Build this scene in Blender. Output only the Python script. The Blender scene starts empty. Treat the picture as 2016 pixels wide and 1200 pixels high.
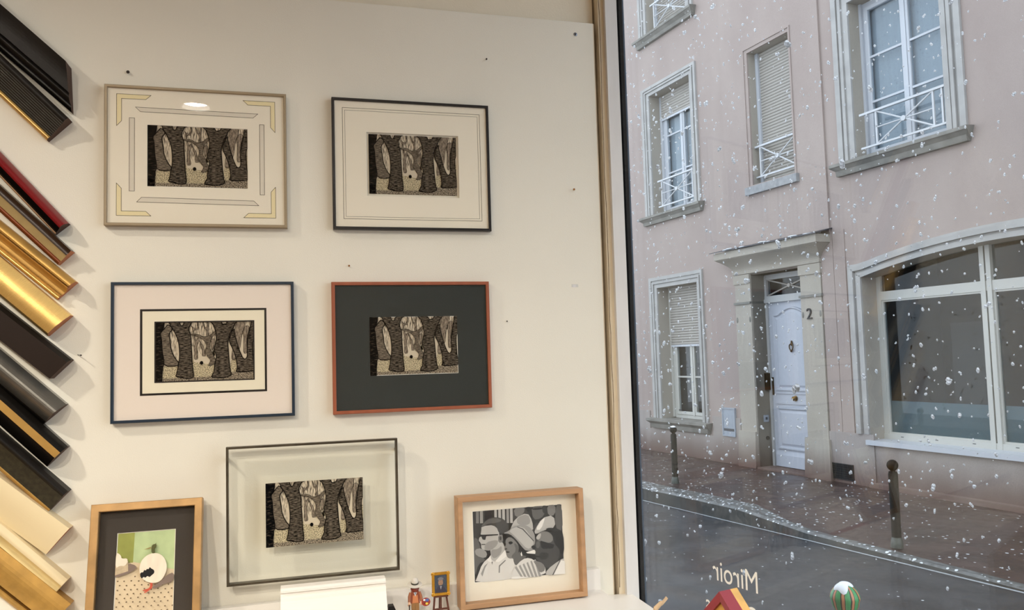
import bpy, math, random
from mathutils import Vector, Matrix, noise as mnoise
random.seed(7)
R = math.radians
S_ = bpy.context.scene
COL = S_.collection

# ---------------------------------------------------------------- camera
F_PX, W_PX = 1565.0, 2016.0
AZ = R(74.5746)                       # heading measured from the picture wall
PITCH, ROLL = R(3.771), R(-1.6705)
fw = Vector((math.cos(AZ), math.sin(AZ), 0)); rt = Vector((math.sin(AZ), -math.cos(AZ), 0)); upv = Vector((0, 0, 1))
vf = fw * math.cos(PITCH) + upv * math.sin(PITCH)
vu = -fw * math.sin(PITCH) + upv * math.cos(PITCH)
vr = rt.copy()
cr, sr = math.cos(ROLL), math.sin(ROLL)
cx_ = vr * cr + vu * sr
cy_ = -vr * sr + vu * cr
cam = bpy.data.cameras.new('camera'); camo = bpy.data.objects.new('camera', cam); COL.objects.link(camo)
cam.sensor_width = 36; cam.lens = F_PX / W_PX * 36; cam.clip_start = .02; cam.clip_end = 200
m = Matrix((( cx_.x, cy_.x, -vf.x, 0), (cx_.y, cy_.y, -vf.y, -1.5), (cx_.z, cy_.z, -vf.z, 1.62), (0, 0, 0, 1)))
camo.matrix_world = m
S_.camera = camo

# ---------------------------------------------------------------- world, exposure
w = bpy.data.worlds.new('overcast_sky'); S_.world = w; w.use_nodes = True
wb = w.node_tree.nodes['Background']; wb.inputs[0].default_value = (.80, .88, 1.0, 1); wb.inputs[1].default_value = 2.6
S_.view_settings.view_transform = 'Standard'; S_.view_settings.look = 'None'
S_.view_settings.exposure = 0.0; S_.view_settings.gamma = 1; S_.view_settings.use_curve_mapping = False
LAMPS = [(-.445, -2.57, 30), (-1.45, -.85, 30), (-2.4, -2.6, 30), (.15, -3.4, 26), (-1.0, -2.1, 26)]     # recessed ceiling lamps: x, y, watts; last one added to fill the shadows
LAMP_STR = 1350.0

# ---------------------------------------------------------------- frames of reference
def basis(org, right, up=Vector((0, 0, 1))):
    y = up.cross(right)
    return Matrix(((right.x, y.x, 0, org[0]), (right.y, y.y, 0, org[1]), (0, 0, 1, org[2]), (0, 0, 0, 1)))
GM = basis((.65479, 0, 0), Vector((.21771, -.97601, 0)))          # shop window: x along the glass, +y outdoors
FM = basis((6.93092, 8.64933, 0), Vector((.146335, -.989235, 0)))  # opposite facade: x along it, +y into the house
I4 = Matrix.Identity(4)
def T(x, y, z): return Matrix.Translation((x, y, z))
def gp(x, y, z): return GM @ Vector((x, y, z))
def fp(x, y, z): return FM @ Vector((x, y, z))

# ---------------------------------------------------------------- materials
def S(r, g, b):
    f = lambda c: (c / 255 / 12.92) if c <= 10 else ((c / 255 + .055) / 1.055) ** 2.4
    return (f(r), f(g), f(b), 1)
def mat(name, col, rough=.5, metal=0, var=0, vs=20, stretch=(1, 1, 1), bump=0, bs=200, coat=0, col2=None, detail=4, tr=None, spec=.5):
    mt = bpy.data.materials.new(name); mt.use_nodes = True
    N, L = mt.node_tree.nodes, mt.node_tree.links
    b = N['Principled BSDF']; b.inputs['Roughness'].default_value = rough; b.inputs['Metallic'].default_value = metal
    b.inputs['Base Color'].default_value = col; b.inputs['Coat Weight'].default_value = coat
    b.inputs['Specular IOR Level'].default_value = spec
    tc = N.new('ShaderNodeTexCoord'); mp = N.new('ShaderNodeMapping'); mp.inputs['Scale'].default_value = stretch
    L.new(tc.outputs['Object'], mp.inputs[0])
    if var or col2:
        n = N.new('ShaderNodeTexNoise'); n.inputs['Scale'].default_value = vs; n.inputs['Detail'].default_value = detail
        L.new(mp.outputs[0], n.inputs['Vector'])
        r = N.new('ShaderNodeValToRGB')
        if col2: a, c = col, col2
        else:
            a = tuple(max(0, x * (1 - var)) for x in col[:3]) + (1,); c = tuple(min(1, x * (1 + var)) for x in col[:3]) + (1,)
        r.color_ramp.elements[0].color = a; r.color_ramp.elements[1].color = c
        r.color_ramp.elements[0].position = .35; r.color_ramp.elements[1].position = .65
        L.new(n.outputs['Fac'], r.inputs[0]); L.new(r.outputs[0], b.inputs['Base Color'])
    if bump:
        n2 = N.new('ShaderNodeTexNoise'); n2.inputs['Scale'].default_value = bs; n2.inputs['Detail'].default_value = 3
        L.new(mp.outputs[0], n2.inputs['Vector'])
        bp = N.new('ShaderNodeBump'); bp.inputs['Strength'].default_value = bump; bp.inputs['Distance'].default_value = .002
        L.new(n2.outputs['Fac'], bp.inputs['Height']); L.new(bp.outputs[0], b.inputs['Normal'])
    return mt
def ramp(N, L, src, stops, interp='LINEAR'):
    r = N.new('ShaderNodeValToRGB'); r.color_ramp.interpolation = interp
    e = r.color_ramp.elements
    while len(e) < len(stops): e.new(.5)
    for q, (p, c) in zip(e, stops): q.position = p; q.color = c
    L.new(src, r.inputs[0]); return r
def glassmat(name, tint=(1, 1, 1, 1), ior=1.5):
    mt = bpy.data.materials.new(name); mt.use_nodes = True
    N, L = mt.node_tree.nodes, mt.node_tree.links; N.clear()
    o = N.new('ShaderNodeOutputMaterial'); mx = N.new('ShaderNodeMixShader'); t = N.new('ShaderNodeBsdfTransparent'); g = N.new('ShaderNodeBsdfGlossy')
    lw = N.new('ShaderNodeLayerWeight'); lw.inputs[0].default_value = .5
    pw = N.new('ShaderNodeMath'); pw.operation = 'POWER'; pw.inputs[1].default_value = 5; L.new(lw.outputs['Facing'], pw.inputs[0])
    r0 = ((ior - 1) / (ior + 1)) ** 2
    fr = N.new('ShaderNodeMath'); fr.operation = 'MULTIPLY_ADD'; fr.inputs[1].default_value = 1 - r0; fr.inputs[2].default_value = r0; L.new(pw.outputs[0], fr.inputs[0])
    t.inputs[0].default_value = tint; g.inputs['Roughness'].default_value = 0; g.inputs[0].default_value = (1, 1, 1, 1)
    L.new(fr.outputs[0], mx.inputs[0]); L.new(t.outputs[0], mx.inputs[1]); L.new(g.outputs[0], mx.inputs[2]); L.new(mx.outputs[0], o.inputs[0])
    return mt
def emat(name, col, st):
    mt = bpy.data.materials.new(name); mt.use_nodes = True
    N, L = mt.node_tree.nodes, mt.node_tree.links; N.clear()
    o = N.new('ShaderNodeOutputMaterial'); e = N.new('ShaderNodeEmission'); e.inputs[0].default_value = col; e.inputs[1].default_value = st
    L.new(e.outputs[0], o.inputs[0]); return mt
def hatchmat(name, dark, light, xs=90, zs=700, mid=.5, w=.12):
    """pen hatching: noise stretched along x (or along z)"""
    mt = bpy.data.materials.new(name); mt.use_nodes = True
    N, L = mt.node_tree.nodes, mt.node_tree.links
    b = N['Principled BSDF']; b.inputs['Roughness'].default_value = .9; b.inputs['Specular IOR Level'].default_value = .08
    tc = N.new('ShaderNodeTexCoord'); mp = N.new('ShaderNodeMapping'); mp.inputs['Scale'].default_value = (xs, 1, zs)
    L.new(tc.outputs['Object'], mp.inputs[0])
    n = N.new('ShaderNodeTexNoise'); n.inputs['Scale'].default_value = 1; n.inputs['Detail'].default_value = 2; L.new(mp.outputs[0], n.inputs['Vector'])
    r = ramp(N, L, n.outputs['Fac'], [(mid - w, dark), (mid + w, light)])
    L.new(r.outputs[0], b.inputs['Base Color']); return mt

M = {}
def mm(k, *a, **kw): M[k] = mat(k, *a, **kw); return M[k]

# ---------------------------------------------------------------- mesh builder
class MB:
    def __init__(s): s.v = []; s.f = []; s.m = []; s.mats = []
    def mi(s, m):
        if m not in s.mats: s.mats.append(m)
        return s.mats.index(m)
    def add(s, vs, fs, m):
        o = len(s.v); s.v += [tuple(p) for p in vs]; k = s.mi(m)
        for f in fs: s.f.append([o + i for i in f]); s.m.append(k)
        return s
    def box(s, x0, x1, y0, y1, z0, z1, m):
        return s.add([(x0, y0, z0), (x1, y0, z0), (x1, y1, z0), (x0, y1, z0), (x0, y0, z1), (x1, y0, z1), (x1, y1, z1), (x0, y1, z1)],
                     [(0, 3, 2, 1), (4, 5, 6, 7), (0, 1, 5, 4), (1, 2, 6, 5), (2, 3, 7, 6), (3, 0, 4, 7)], m)
    def prism(s, a, b, m, m_end=None):
        """loft between two equal rings a, b with caps"""
        n = len(a); vs = list(a) + list(b)
        s.add(vs, [(i, (i + 1) % n, n + (i + 1) % n, n + i) for i in range(n)], m)
        e = m_end or m
        s.add(list(a), [tuple(range(n))[::-1]], e); s.add(list(b), [tuple(range(n))], e)
        return s
    def polyxz(s, pts, y0, y1, m):      # polygon in x/z extruded in y
        return s.prism([(x, y0, z) for x, z in pts], [(x, y1, z) for x, z in pts], m)
    def polyxy(s, pts, z0, z1, m):
        return s.prism([(x, y, z0) for x, y in pts], [(x, y, z1) for x, y in pts], m)
    def polyyz(s, pts, x0, x1, m, me=None):
        return s.prism([(x0, y, z) for y, z in pts], [(x1, y, z) for y, z in pts], m, me)
    def flat(s, pts, y, m):             # flat polygon at y, x/z plane
        return s.add([(x, y, z) for x, z in pts], [tuple(range(len(pts)))], m)
    def tube(s, pts, r, m, n=8):
        pts = [Vector(p) for p in pts]; rr = r if isinstance(r, (list, tuple)) else [r] * len(pts)
        rings = []
        for i, p in enumerate(pts):
            d = (pts[min(i + 1, len(pts) - 1)] - pts[max(i - 1, 0)]).normalized()
            a = d.orthogonal().normalized() if i == 0 else (a - d * a.dot(d)).normalized()
            b = d.cross(a)
            rings.append([p + (a * math.cos(2 * math.pi * k / n) + b * math.sin(2 * math.pi * k / n)) * rr[i] for k in range(n)])
        vs = [q for rg in rings for q in rg]; fs = []
        for i in range(len(pts) - 1):
            for k in range(n): fs.append((i * n + k, i * n + (k + 1) % n, (i + 1) * n + (k + 1) % n, (i + 1) * n + k))
        fs.append(tuple(range(n))[::-1]); fs.append(tuple((len(pts) - 1) * n + k for k in range(n)))
        return s.add(vs, fs, m)
    def lathe(s, prof, m, c=(0, 0, 0), n=24, sx=1, sy=1):
        vs = []; fs = []
        for r, z in prof:
            for k in range(n):
                t = 2 * math.pi * k / n; vs.append((c[0] + r * sx * math.cos(t), c[1] + r * sy * math.sin(t), c[2] + z))
        for i in range(len(prof) - 1):
            for k in range(n): fs.append((i * n + k, i * n + (k + 1) % n, (i + 1) * n + (k + 1) % n, (i + 1) * n + k))
        fs.append(tuple(range(n))[::-1]); fs.append(tuple((len(prof) - 1) * n + k for k in range(n)))
        return s.add(vs, fs, m)
    def ell(s, c, rx, ry, rz, m, n=16):
        prof = [(math.sin(math.pi * i / 10) + 1e-4, -math.cos(math.pi * i / 10)) for i in range(11)]
        vs = []; fs = []
        for r, z in prof:
            for k in range(n):
                t = 2 * math.pi * k / n; vs.append((c[0] + r * rx * math.cos(t), c[1] + r * ry * math.sin(t), c[2] + z * rz))
        for i in range(10):
            for k in range(n): fs.append((i * n + k, i * n + (k + 1) % n, (i + 1) * n + (k + 1) % n, (i + 1) * n + k))
        return s.add(vs, fs, m)
    def ring(s, x0, x1, z0, z1, wd, y0, y1, m, bev=0, lip=None):
        """mitred picture-frame ring; y0 = front, y1 = back"""
        prof = [(0, y1), (0, y0 + bev), (bev, y0), (wd - bev, y0), (wd, y0 + bev), (wd, y1)] if bev else [(0, y1), (0, y0), (wd, y0), (wd, y1)]
        if lip: prof = lip
        cs = [(x0, z0, 1, 1), (x1, z0, -1, 1), (x1, z1, -1, -1), (x0, z1, 1, -1)]
        vs = []
        for X, Z, a, b in cs:
            for d, y in prof: vs.append((X + a * d, y, Z + b * d))
        n = len(prof); fs = []
        for c in range(4):
            d = (c + 1) % 4
            for k in range(n): fs.append((c * n + k, d * n + k, d * n + (k + 1) % n, c * n + (k + 1) % n))
        return s.add(vs, fs, m)
    def build(s, name, parent=None, M4=None, smooth=False, **props):
        me = bpy.data.meshes.new(name); me.from_pydata(s.v, [], s.f)
        for x in s.mats: me.materials.append(x)
        for p, k in zip(me.polygons, s.m): p.material_index = k
        me.validate(clean_customdata=False); me.update()
        import bmesh
        bm = bmesh.new(); bm.from_mesh(me)
        bmesh.ops.remove_doubles(bm, verts=bm.verts, dist=1e-6) if smooth else None
        bmesh.ops.recalc_face_normals(bm, faces=bm.faces); bm.to_mesh(me); bm.free()
        if smooth:
            for p in me.polygons: p.use_smooth = True
            me.set_sharp_from_angle(angle=R(40))
        o = bpy.data.objects.new(name, me); COL.objects.link(o)
        if parent: o.parent = parent
        elif M4 is not None: o.matrix_world = M4
        for k, v in props.items(): o[k] = v
        return o
def thing(name, label, cat, M4, group=None):
    o = bpy.data.objects.new(name, None); o.empty_display_size = .05; COL.objects.link(o); o.matrix_world = M4
    o['label'] = label; o['category'] = cat
    if group: o['group'] = group
    return o
def st(name, mb, M4=I4, parent=None, smooth=False):
    o = mb.build(name, parent, M4, smooth)
    if not parent: o['kind'] = 'structure'
    return o
def copy_tree(o, parent=None):
    c = o.copy(); COL.objects.link(c)
    if parent: c.parent = parent
    for ch in list(o.children): copy_tree(ch, c)
    return c
def chaikin(p, n=2, closed=True):
    for _ in range(n):
        q = []
        for i in range(len(p)):
            a, b = p[i], p[(i + 1) % len(p)]
            q.append((a[0] * .75 + b[0] * .25, a[1] * .75 + b[1] * .25)); q.append((a[0] * .25 + b[0] * .75, a[1] * .25 + b[1] * .75))
        p = q
    return p

# ================================================================ SETTING: shop interior
mm('wall_paint', S(228, 218, 196), .7, var=.02, vs=6, bump=.15, bs=300)
mm('board_paint', S(227, 222, 207), .55, var=.015, vs=5, bump=.12, bs=500)
mm('cream_plaster', S(224, 211, 186), .7, var=.08, vs=18, stretch=(1, 1, .25), bump=.5, bs=120)
mm('board_edge', S(196, 178, 150), .8, var=.15, vs=60, stretch=(1, 1, .2))
mm('white_frame', S(214, 212, 209), .45, var=.03, vs=30, stretch=(1, 1, .3))
mm('black_gasket', S(8, 8, 9), .9, spec=.1)
mm('blue_edge', S(62, 74, 88), .6, spec=.2)
mm('dim_wall', S(112, 98, 80), .8, var=.2, vs=3)
mm('ceiling_white', S(232, 228, 218), .8, var=.02)
mm('wood_floor', S(120, 92, 64), .5, var=.25, vs=8, stretch=(1, 8, 1))
mm('crack_dark', S(104, 82, 56), .9)
M['shop_glass'] = glassmat('shop_glass', (.975, .985, .98, 1), 1.42)

# board lower right etc: see below.  back wall (plane y = .016), behind the screwed board
st('wall_back', MB().box(-3.6, .612, .0175, .14, 0, 2.9, M['wall_paint']))
st('wall_left', MB().box(-3.74, -3.6, -4.3, .14, 0, 2.9, M['dim_wall']))
st('wall_front', MB().box(-3.74, 1.75, -4.44, -4.3, 0, 2.9, M['dim_wall']))
st('floor', MB().polyxy([(-3.74, .14), (.62, .14), (1.72, -4.44), (-3.74, -4.44)], -.15, 0, M['wood_floor']))
st('ceiling', MB().polyxy([(-3.74, .14), (.72, .14), (1.72, -4.44), (-3.74, -4.44)], 2.9, 3.05, M['ceiling_white']))
# solid shop front: apron under the glass and lintel over it, and the storeys above
mm('shop_stone', S(150, 140, 130), .8, var=.1)
st('wall_right', MB().box(-.10, 4.6, .0, .22, -.3, 1.00, M['shop_stone']).box(-.10, 4.6, 0, .22, 2.72, 5.0, M['shop_stone'])
   .box(-3, -.085, -.02, .03, -.3, 5.0, M['shop_stone']).box(2.6, 4.6, 0, .22, 1.0, 2.72, M['shop_stone']), GM)
st('trim_1', MB().box(.6165, .6285, -.002, .10, 1.0, 2.9, M['cream_plaster']))
b = MB()
zc = 1.16; rnd = random.Random(3)
prev = .6168
while zc < 2.6:
    nz = zc + rnd.uniform(.02, .06); nx = .6168 + rnd.uniform(0, .002)
    b.add([(prev, -.0024, zc), (prev + .0013, -.0024, zc), (nx + .0011, -.0024, nz), (nx, -.0024, nz)], [(0, 1, 2, 3)], M['crack_dark']); prev = nx; zc = nz
st('trim_2', b)
# shop window: white post, gasket, pane, sill and head
win = MB().box(.6285, .6545, -.012, .02, 1.0, 2.9, M['white_frame']).build('window_1', None, I4); win['kind'] = 'structure'
inv = win.matrix_world.inverted()
def child_of_win(mb, name):
    o = mb.build(name, win); o.matrix_parent_inverse = Matrix.Identity(4); o.matrix_basis = GM; return o
MB().box(.6545, .6675, -.011, .02, 1.0, 2.72, M['black_gasket']).build('gasket', win)
MB().box(.6675, .6715, -.009, .02, 1.0, 2.72, M['blue_edge']).build('glazing_bead', win)
child_of_win(MB().box(.008, 2.6, 0, .008, 1.03, 2.70, M['shop_glass']), 'glass_pane')
child_of_win(MB().box(0, 2.6, -.03, .06, 2.68, 2.74, M['white_frame']).box(2.57, 2.63, -.03, .06, 1.0, 2.72, M['white_frame']), 'window_frame')
child_of_win(MB().box(0.02, 2.6, -.42, .02, 1.0, 1.05, M['white_frame']), 'window_sill')

# ---- white display board screwed on the wall
bd = thing('display_board', 'large white display board screwed to the wall behind the framed pictures', 'display board', T(0, 0, 1.14))
brd = MB().box(-1.5, .605, 0, .016, 0, 1.165, M['board_paint']).build('board', bd)
MB().box(.605, .6075, .001, .016, 0, 1.165, M['board_edge']).build('raw_edge', bd)
mm('steel', S(150, 155, 165), .25, 1)
mm('steel_dark', S(60, 60, 66), .35, 1)
sc = MB().lathe([(.0001, -.0015), (.0035, -.0012), (.0042, 0)], M['steel'], n=16).box(-.0022, .0022, -.0005, .0005, -.0021, -.0014, M['steel_dark']).box(-.0005, .0005, -.0022, .0022, -.0021, -.0014, M['steel_dark'])
sc.v = [(x, z, y) for x, y, z in sc.v]
o = sc.build('screw', bd); o.location = (.566, 0, 1.139)

# nails and scraps on the board
mm('nail_brass', S(150, 100, 50), .35, .8)
mm('nail_dark', S(40, 30, 22), .6, .3)
mm('tape', S(205, 203, 195), .4)
def nail(x, z, r, ln, m, label, bend=0):
    t = thing('nail', label, 'nail', T(x, 0, z))
    MB().tube([(0, 0, 0), (bend * .4, -ln, -ln * .1)], r * .4, m, 6).build('shank', t)
    a = Vector((bend * .4, -ln, -ln * .1)); MB().tube([a, a + Vector((0, -.0012, 0))], r, m, 10).build('nail_head', t)
nail(.5515, 1.9545, .0022, .010, M['nail_brass'], 'small brass nail sticking out of the board near its right edge, above the tape scrap', -.01)
nail(.101, 1.799, .0018, .004, M['nail_brass'], 'brown nail between the black frame and the orange frame below it')
nail(-.276, 2.141, .0028, .004, M['nail_dark'], 'dark nail just above the taupe framed picture')
nail(.375, 2.212, .0016, .004, M['nail_dark'], 'tiny dark nail high on the board, above the right corner of the black frame')
nail(-.354, 1.646, .0014, .012, M['nail_dark'], 'thin bent nail beside the end of the plain dark brown moulding', .02)
nail(.402, 1.691, .0013, .003, M['nail_dark'], 'tiny dark nail right of the orange frame')
o = MB().box(-.007, .007, -.0004, 0, -.003, .003, M['tape']).box(-.004, .002, -.0006, -.0004, -.0032, .0018, M['white_frame']).build('tape_scrap', None, T(.546, 0, 1.760))
o['label'] = 'little scrap of translucent tape stuck near the right edge of the board'; o['category'] = 'tape'

# ---- ceiling lamps
mm('lamp_ring', S(230, 230, 230), .4)
M['lamp_light'] = emat('lamp_light', (1.0, .92, .80, 1), LAMP_STR)
for i, (x, y, wt) in enumerate(LAMPS):
    t = thing('ceiling_lamp', ['round recessed ceiling lamp behind the camera', 'round recessed ceiling lamp left of the camera', 'round recessed ceiling lamp at the far left of the shop', 'round recessed ceiling lamp at the back near the window', 'round recessed ceiling lamp added in the middle of the shop to soften shadows'][i], 'lamp', T(x, y, 2.9), 'recessed ceiling lamps')
    MB().lathe([(.0640, 0), (.0640, -(  .046 if i == 1 else .026)), (.085, -(  .046 if i == 1 else .026)), (.088, 0)], M['lamp_ring'], n=32).build('lamp_rim', t)
    vs = [(.06 * math.cos(k * math.pi / 12), .06 * math.sin(k * math.pi / 12), -.003) for k in range(24)]
    MB().add(vs, [tuple(range(24))[::-1]], M['lamp_light']).build('light_disc', t)

# ================================================================ the forest drawing (five prints)
H_black = hatchmat('ink_black', S(3, 3, 3), S(66, 58, 48), 110, 420, .60, .08)
H_dark = hatchmat('ink_dark_hatch', S(14, 12, 10), S(112, 101, 87), 150, 760, .52, .12)
H_mid = hatchmat('ink_mid_hatch', S(58, 51, 45), S(134, 122, 105), 160, 800, .5, .15)
H_far = hatchmat('ink_far_hatch', S(88, 78, 68), S(158, 144, 126), 500, 150, .5, .15)
H_bg = hatchmat('ink_foliage', S(58, 50, 43), S(216, 202, 178), 620, 90, .46, .13)
H_gr = hatchmat('ink_ground', S(70, 62, 52), S(214, 200, 165), 560, 560, .46, .15)
H_gr2 = hatchmat('ink_ground_near', S(40, 35, 30), S(176, 162, 140), 560, 560, .5, .14)
mm('ink_line', S(6, 5, 5), .9, spec=.08)
mm('paper_pale', S(205, 192, 168), .8)
def P(pts):      # drawing units -> 0..1
    r = []
    for X, Y in pts:
        u = (X - 35) / 1724; top = 42 + u * 96; bot = 1103 + u * 60
        r.append((min(1, max(0, u)), min(1, max(0, 1 - (Y - top) / (bot - top)))))
    return r
FOREST = [
 ('r', H_bg, [(35, 0), (1762, 0), (1762, 900), (35, 900)]),
 ('r', H_gr, [(35, 830), (660, 830), (680, 740), (760, 745), (765, 690), (800, 690), (810, 650), (850, 650), (860, 700), (930, 700), (940, 745), (1500, 740), (1500, 620), (1762, 600), (1762, 1200), (35, 1200)]),
 ('r', M['paper_pale'], [(672, 690), (765, 700), (800, 655), (845, 650), (840, 700), (905, 705), (980, 760), (1090, 680), (1040, 600), (1075, 700), (1085, 750), (960, 840), (700, 790)]),
 ('r', M['paper_pale'], [(655, 500), (690, 520), (700, 600), (685, 680), (670, 640)]),
 ('r', M['paper_pale'], [(400, 420), (440, 420), (455, 660), (440, 760), (400, 720), (420, 600)]),
 ('r', M['paper_pale'], [(1300, 490), (1370, 590), (1350, 800), (1320, 900), (1310, 700)]),
 ('r', M['paper_pale'], [(1540, 380), (1565, 360), (1570, 640), (1630, 700), (1635, 740), (1595, 800), (1560, 770), (1500, 630)]),
 ('r', H_gr2, [(35, 1040), (600, 1050), (1000, 1060), (1400, 1010), (1762, 1000), (1762, 1200), (35, 1200)]),
 ('m', H_far, [(690, 330), (715, 330), (740, 430), (770, 360), (800, 400), (760, 480), (750, 560), (752, 640), (775, 745), (698, 745), (712, 640), (700, 520), (720, 470)]),
 ('m', H_far, [(790, 400), (830, 480), (860, 510), (880, 610), (905, 700), (838, 695), (850, 610), (820, 520)]),
 ('m', H_far, [(980, 420), (1060, 400), (1050, 500), (1020, 620), (1000, 560), (1000, 450)]),
 ('m', H_far, [(655, 150), (700, 200), (770, 205), (760, 90), (775, 90), (785, 230), (700, 225), (700, 290), (690, 290), (685, 210)]),
 ('m', H_far, [(845, 90), (880, 180), (925, 215), (940, 110), (955, 110), (945, 230), (945, 360), (920, 360), (915, 240), (865, 190)]),
 ('m', H_far, [(1465, 130), (1620, 135), (1590, 240), (1545, 330), (1530, 450), (1505, 620), (1470, 570), (1430, 430), (1400, 330), (1440, 200)]),
 ('m', H_far, [(1600, 210), (1690, 240), (1650, 330), (1622, 450), (1635, 600), (1628, 700), (1568, 700), (1572, 560), (1580, 420), (1560, 320)]),
 ('m', H_far, [(1372, 600), (1410, 690), (1435, 797), (1352, 795)]),
 ('m', H_mid, [(640, 295), (780, 305), (850, 355), (960, 358), (1075, 262), (1095, 305), (1010, 375), (985, 450), (970, 560), (1005, 620), (1050, 725), (1082, 770), (1060, 852), (935, 880), (985, 800), (982, 765), (930, 700), (888, 610), (918, 540), (905, 460), (840, 390), (760, 345), (650, 318)]),
 ('d', H_mid, [(265, 95), (345, 185), (275, 260), (285, 350), (300, 440), (310, 540), (345, 640), (400, 735), (445, 785), (420, 840), (190, 825), (185, 690), (165, 600), (155, 480), (150, 340), (122, 255), (170, 200), (215, 150)]),
 ('d', H_dark, [(1400, 240), (1410, 330), (1435, 430), (1470, 560), (1510, 680), (1560, 785), (1600, 802), (1632, 770), (1638, 680), (1628, 560), (1655, 380), (1690, 270), (1715, 140), (1762, 140), (1752, 400), (1728, 480), (1728, 650), (1742, 850), (1762, 1005), (1600, 1022), (1425, 1010), (1455, 960), (1450, 850), (1428, 740), (1385, 620), (1318, 480), (1330, 390)]),
 ('d', H_dark, [(240, 20), (435, 60), (460, 115), (490, 145), (530, 120), (560, 70), (730, 80), (640, 135), (605, 200), (640, 300), (652, 400), (655, 520), (665, 650), (668, 800), (682, 920), (697, 1040), (655, 1068), (560, 1065), (450, 1035), (385, 1022), (412, 960), (430, 850), (448, 760), (458, 650), (450, 500), (430, 380), (388, 280), (345, 190), (290, 110)]),
 ('d', H_dark, [(950, 90), (1140, 100), (1190, 158), (1225, 165), (1290, 150), (1320, 110), (1485, 115), (1400, 220), (1340, 310), (1308, 400), (1288, 500), (1300, 620), (1308, 740), (1320, 880), (1332, 980), (1357, 1052), (1300, 1082), (1200, 1096), (1100, 1082), (1000, 1080), (1022, 1020), (1052, 980), (1055, 880), (1080, 780), (1095, 700), (1045, 600), (1072, 500), (1097, 400), (1080, 280), (1050, 190)]),
 ('b', H_black, [(35, 0), (205, 30), (195, 110), (168, 200), (120, 255), (150, 340), (158, 480), (165, 600), (187, 690), (192, 790), (165, 860), (150, 1120), (35, 1150)]),
 ('k', M['ink_line'], [(832 + 30 * math.cos(a * .5236), 812 + 32 * math.sin(a * .5236)) for a in range(12)]),
]
def clip_poly(pts):
    return pts
def forest_print(w_, h_):
    """one thin printed sheet with its drawn shapes; origin bottom-left, front at y=0"""
    b = MB().box(0, w_, 0, .0006, 0, h_, M['paper_pale'])
    y = -.00004
    for kind, m_, pts in FOREST:
        q = list(pts)
        if kind != 'k': q = [(-90 if X <= 40 else 1860 if X >= 1750 else X, Y - 110 if Y < 42 + (X - 35) * .0557 + 22 else Y + 90 if Y > 1095 + (X - 35) * .0348 else Y) for X, Y in q]
        if kind in 'mdb': q = chaikin(q, 1)
        q = P(q)
        q = [(a * w_, c * h_) for a, c in q]
        lw = {'m': .0006, 'd': .0015, 'b': .0012}.get(kind)
        if lw:                                                # inked contour
            n = len(q)
            for i in range(n):
                a, c = Vector(q[i]), Vector(q[(i + 1) % n])
                if (a - c).length < 1e-7: continue
                e = 1e-5
                if (a.x < e and c.x < e) or (a.x > w_ - e and c.x > w_ - e) or (a.y > h_ - e and c.y > h_ - e) or (a.y < e and c.y < e): continue
                d = (c - a).normalized(); nn = Vector((-d.y, d.x)) * lw * .5
                quad = [a - d * lw * .3 + nn, c + d * lw * .3 + nn, c + d * lw * .3 - nn, a - d * lw * .3 - nn]
                quad = [(min(w_, max(0, p.x)), min(h_, max(0, p.y))) for p in quad]
                b.flat(quad, y - .00003, M['ink_line'])
        b.flat(q, y, m_); y -= .00007
    return b

# ================================================================ picture frames
mm('ivory_mat', S(238, 230, 212), .8, bump=.1, bs=900)
mm('pinkish_mat', S(233, 221, 209), .8, bump=.1, bs=900)
mm('cream_mat', S(236, 228, 205), .8)
mm('bevel_white', S(245, 240, 228), .7)
mm('green_black_mat', S(46, 50, 47), .85, bump=.15, bs=900)
mm('charcoal_mat', S(60, 53, 46), .85, bump=.15, bs=900)
mm('taupe_metal', S(150, 134, 108), .45, .3)
mm('black_wood', S(20, 15, 13), .35)
mm('navy_lacquer', S(34, 48, 62), .3)
mm('orange_wood', S(150, 82, 54), .4, var=.08, vs=60, stretch=(1, 1, .1))
mm('bronze_metal', S(86, 78, 64), .35, .6, var=.25, vs=40)
mm('oak', S(174, 134, 96), .5, var=.16, vs=40, stretch=(.12, 1, 1), bump=.2, bs=300)
mm('oak_light', S(205, 155, 100), .5, var=.1, vs=40, stretch=(.15, 1, 1))
mm('gilt_wood', S(172, 134, 84), .38, .35, var=.16, vs=30)
mm('backing', S(120, 90, 60), .9)
mm('yellow_wash', S(236, 222, 178), .8)
mm('grey_wash', S(222, 214, 198), .8)
mm('ruled_ink', S(70, 58, 44), .8)
M['picture_glass'] = glassmat('picture_glass', (.99, .99, .985, 1), 1.25)
M['float_glass'] = glassmat('float_glass', (.992, .996, .984, 1), 1.3)

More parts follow.
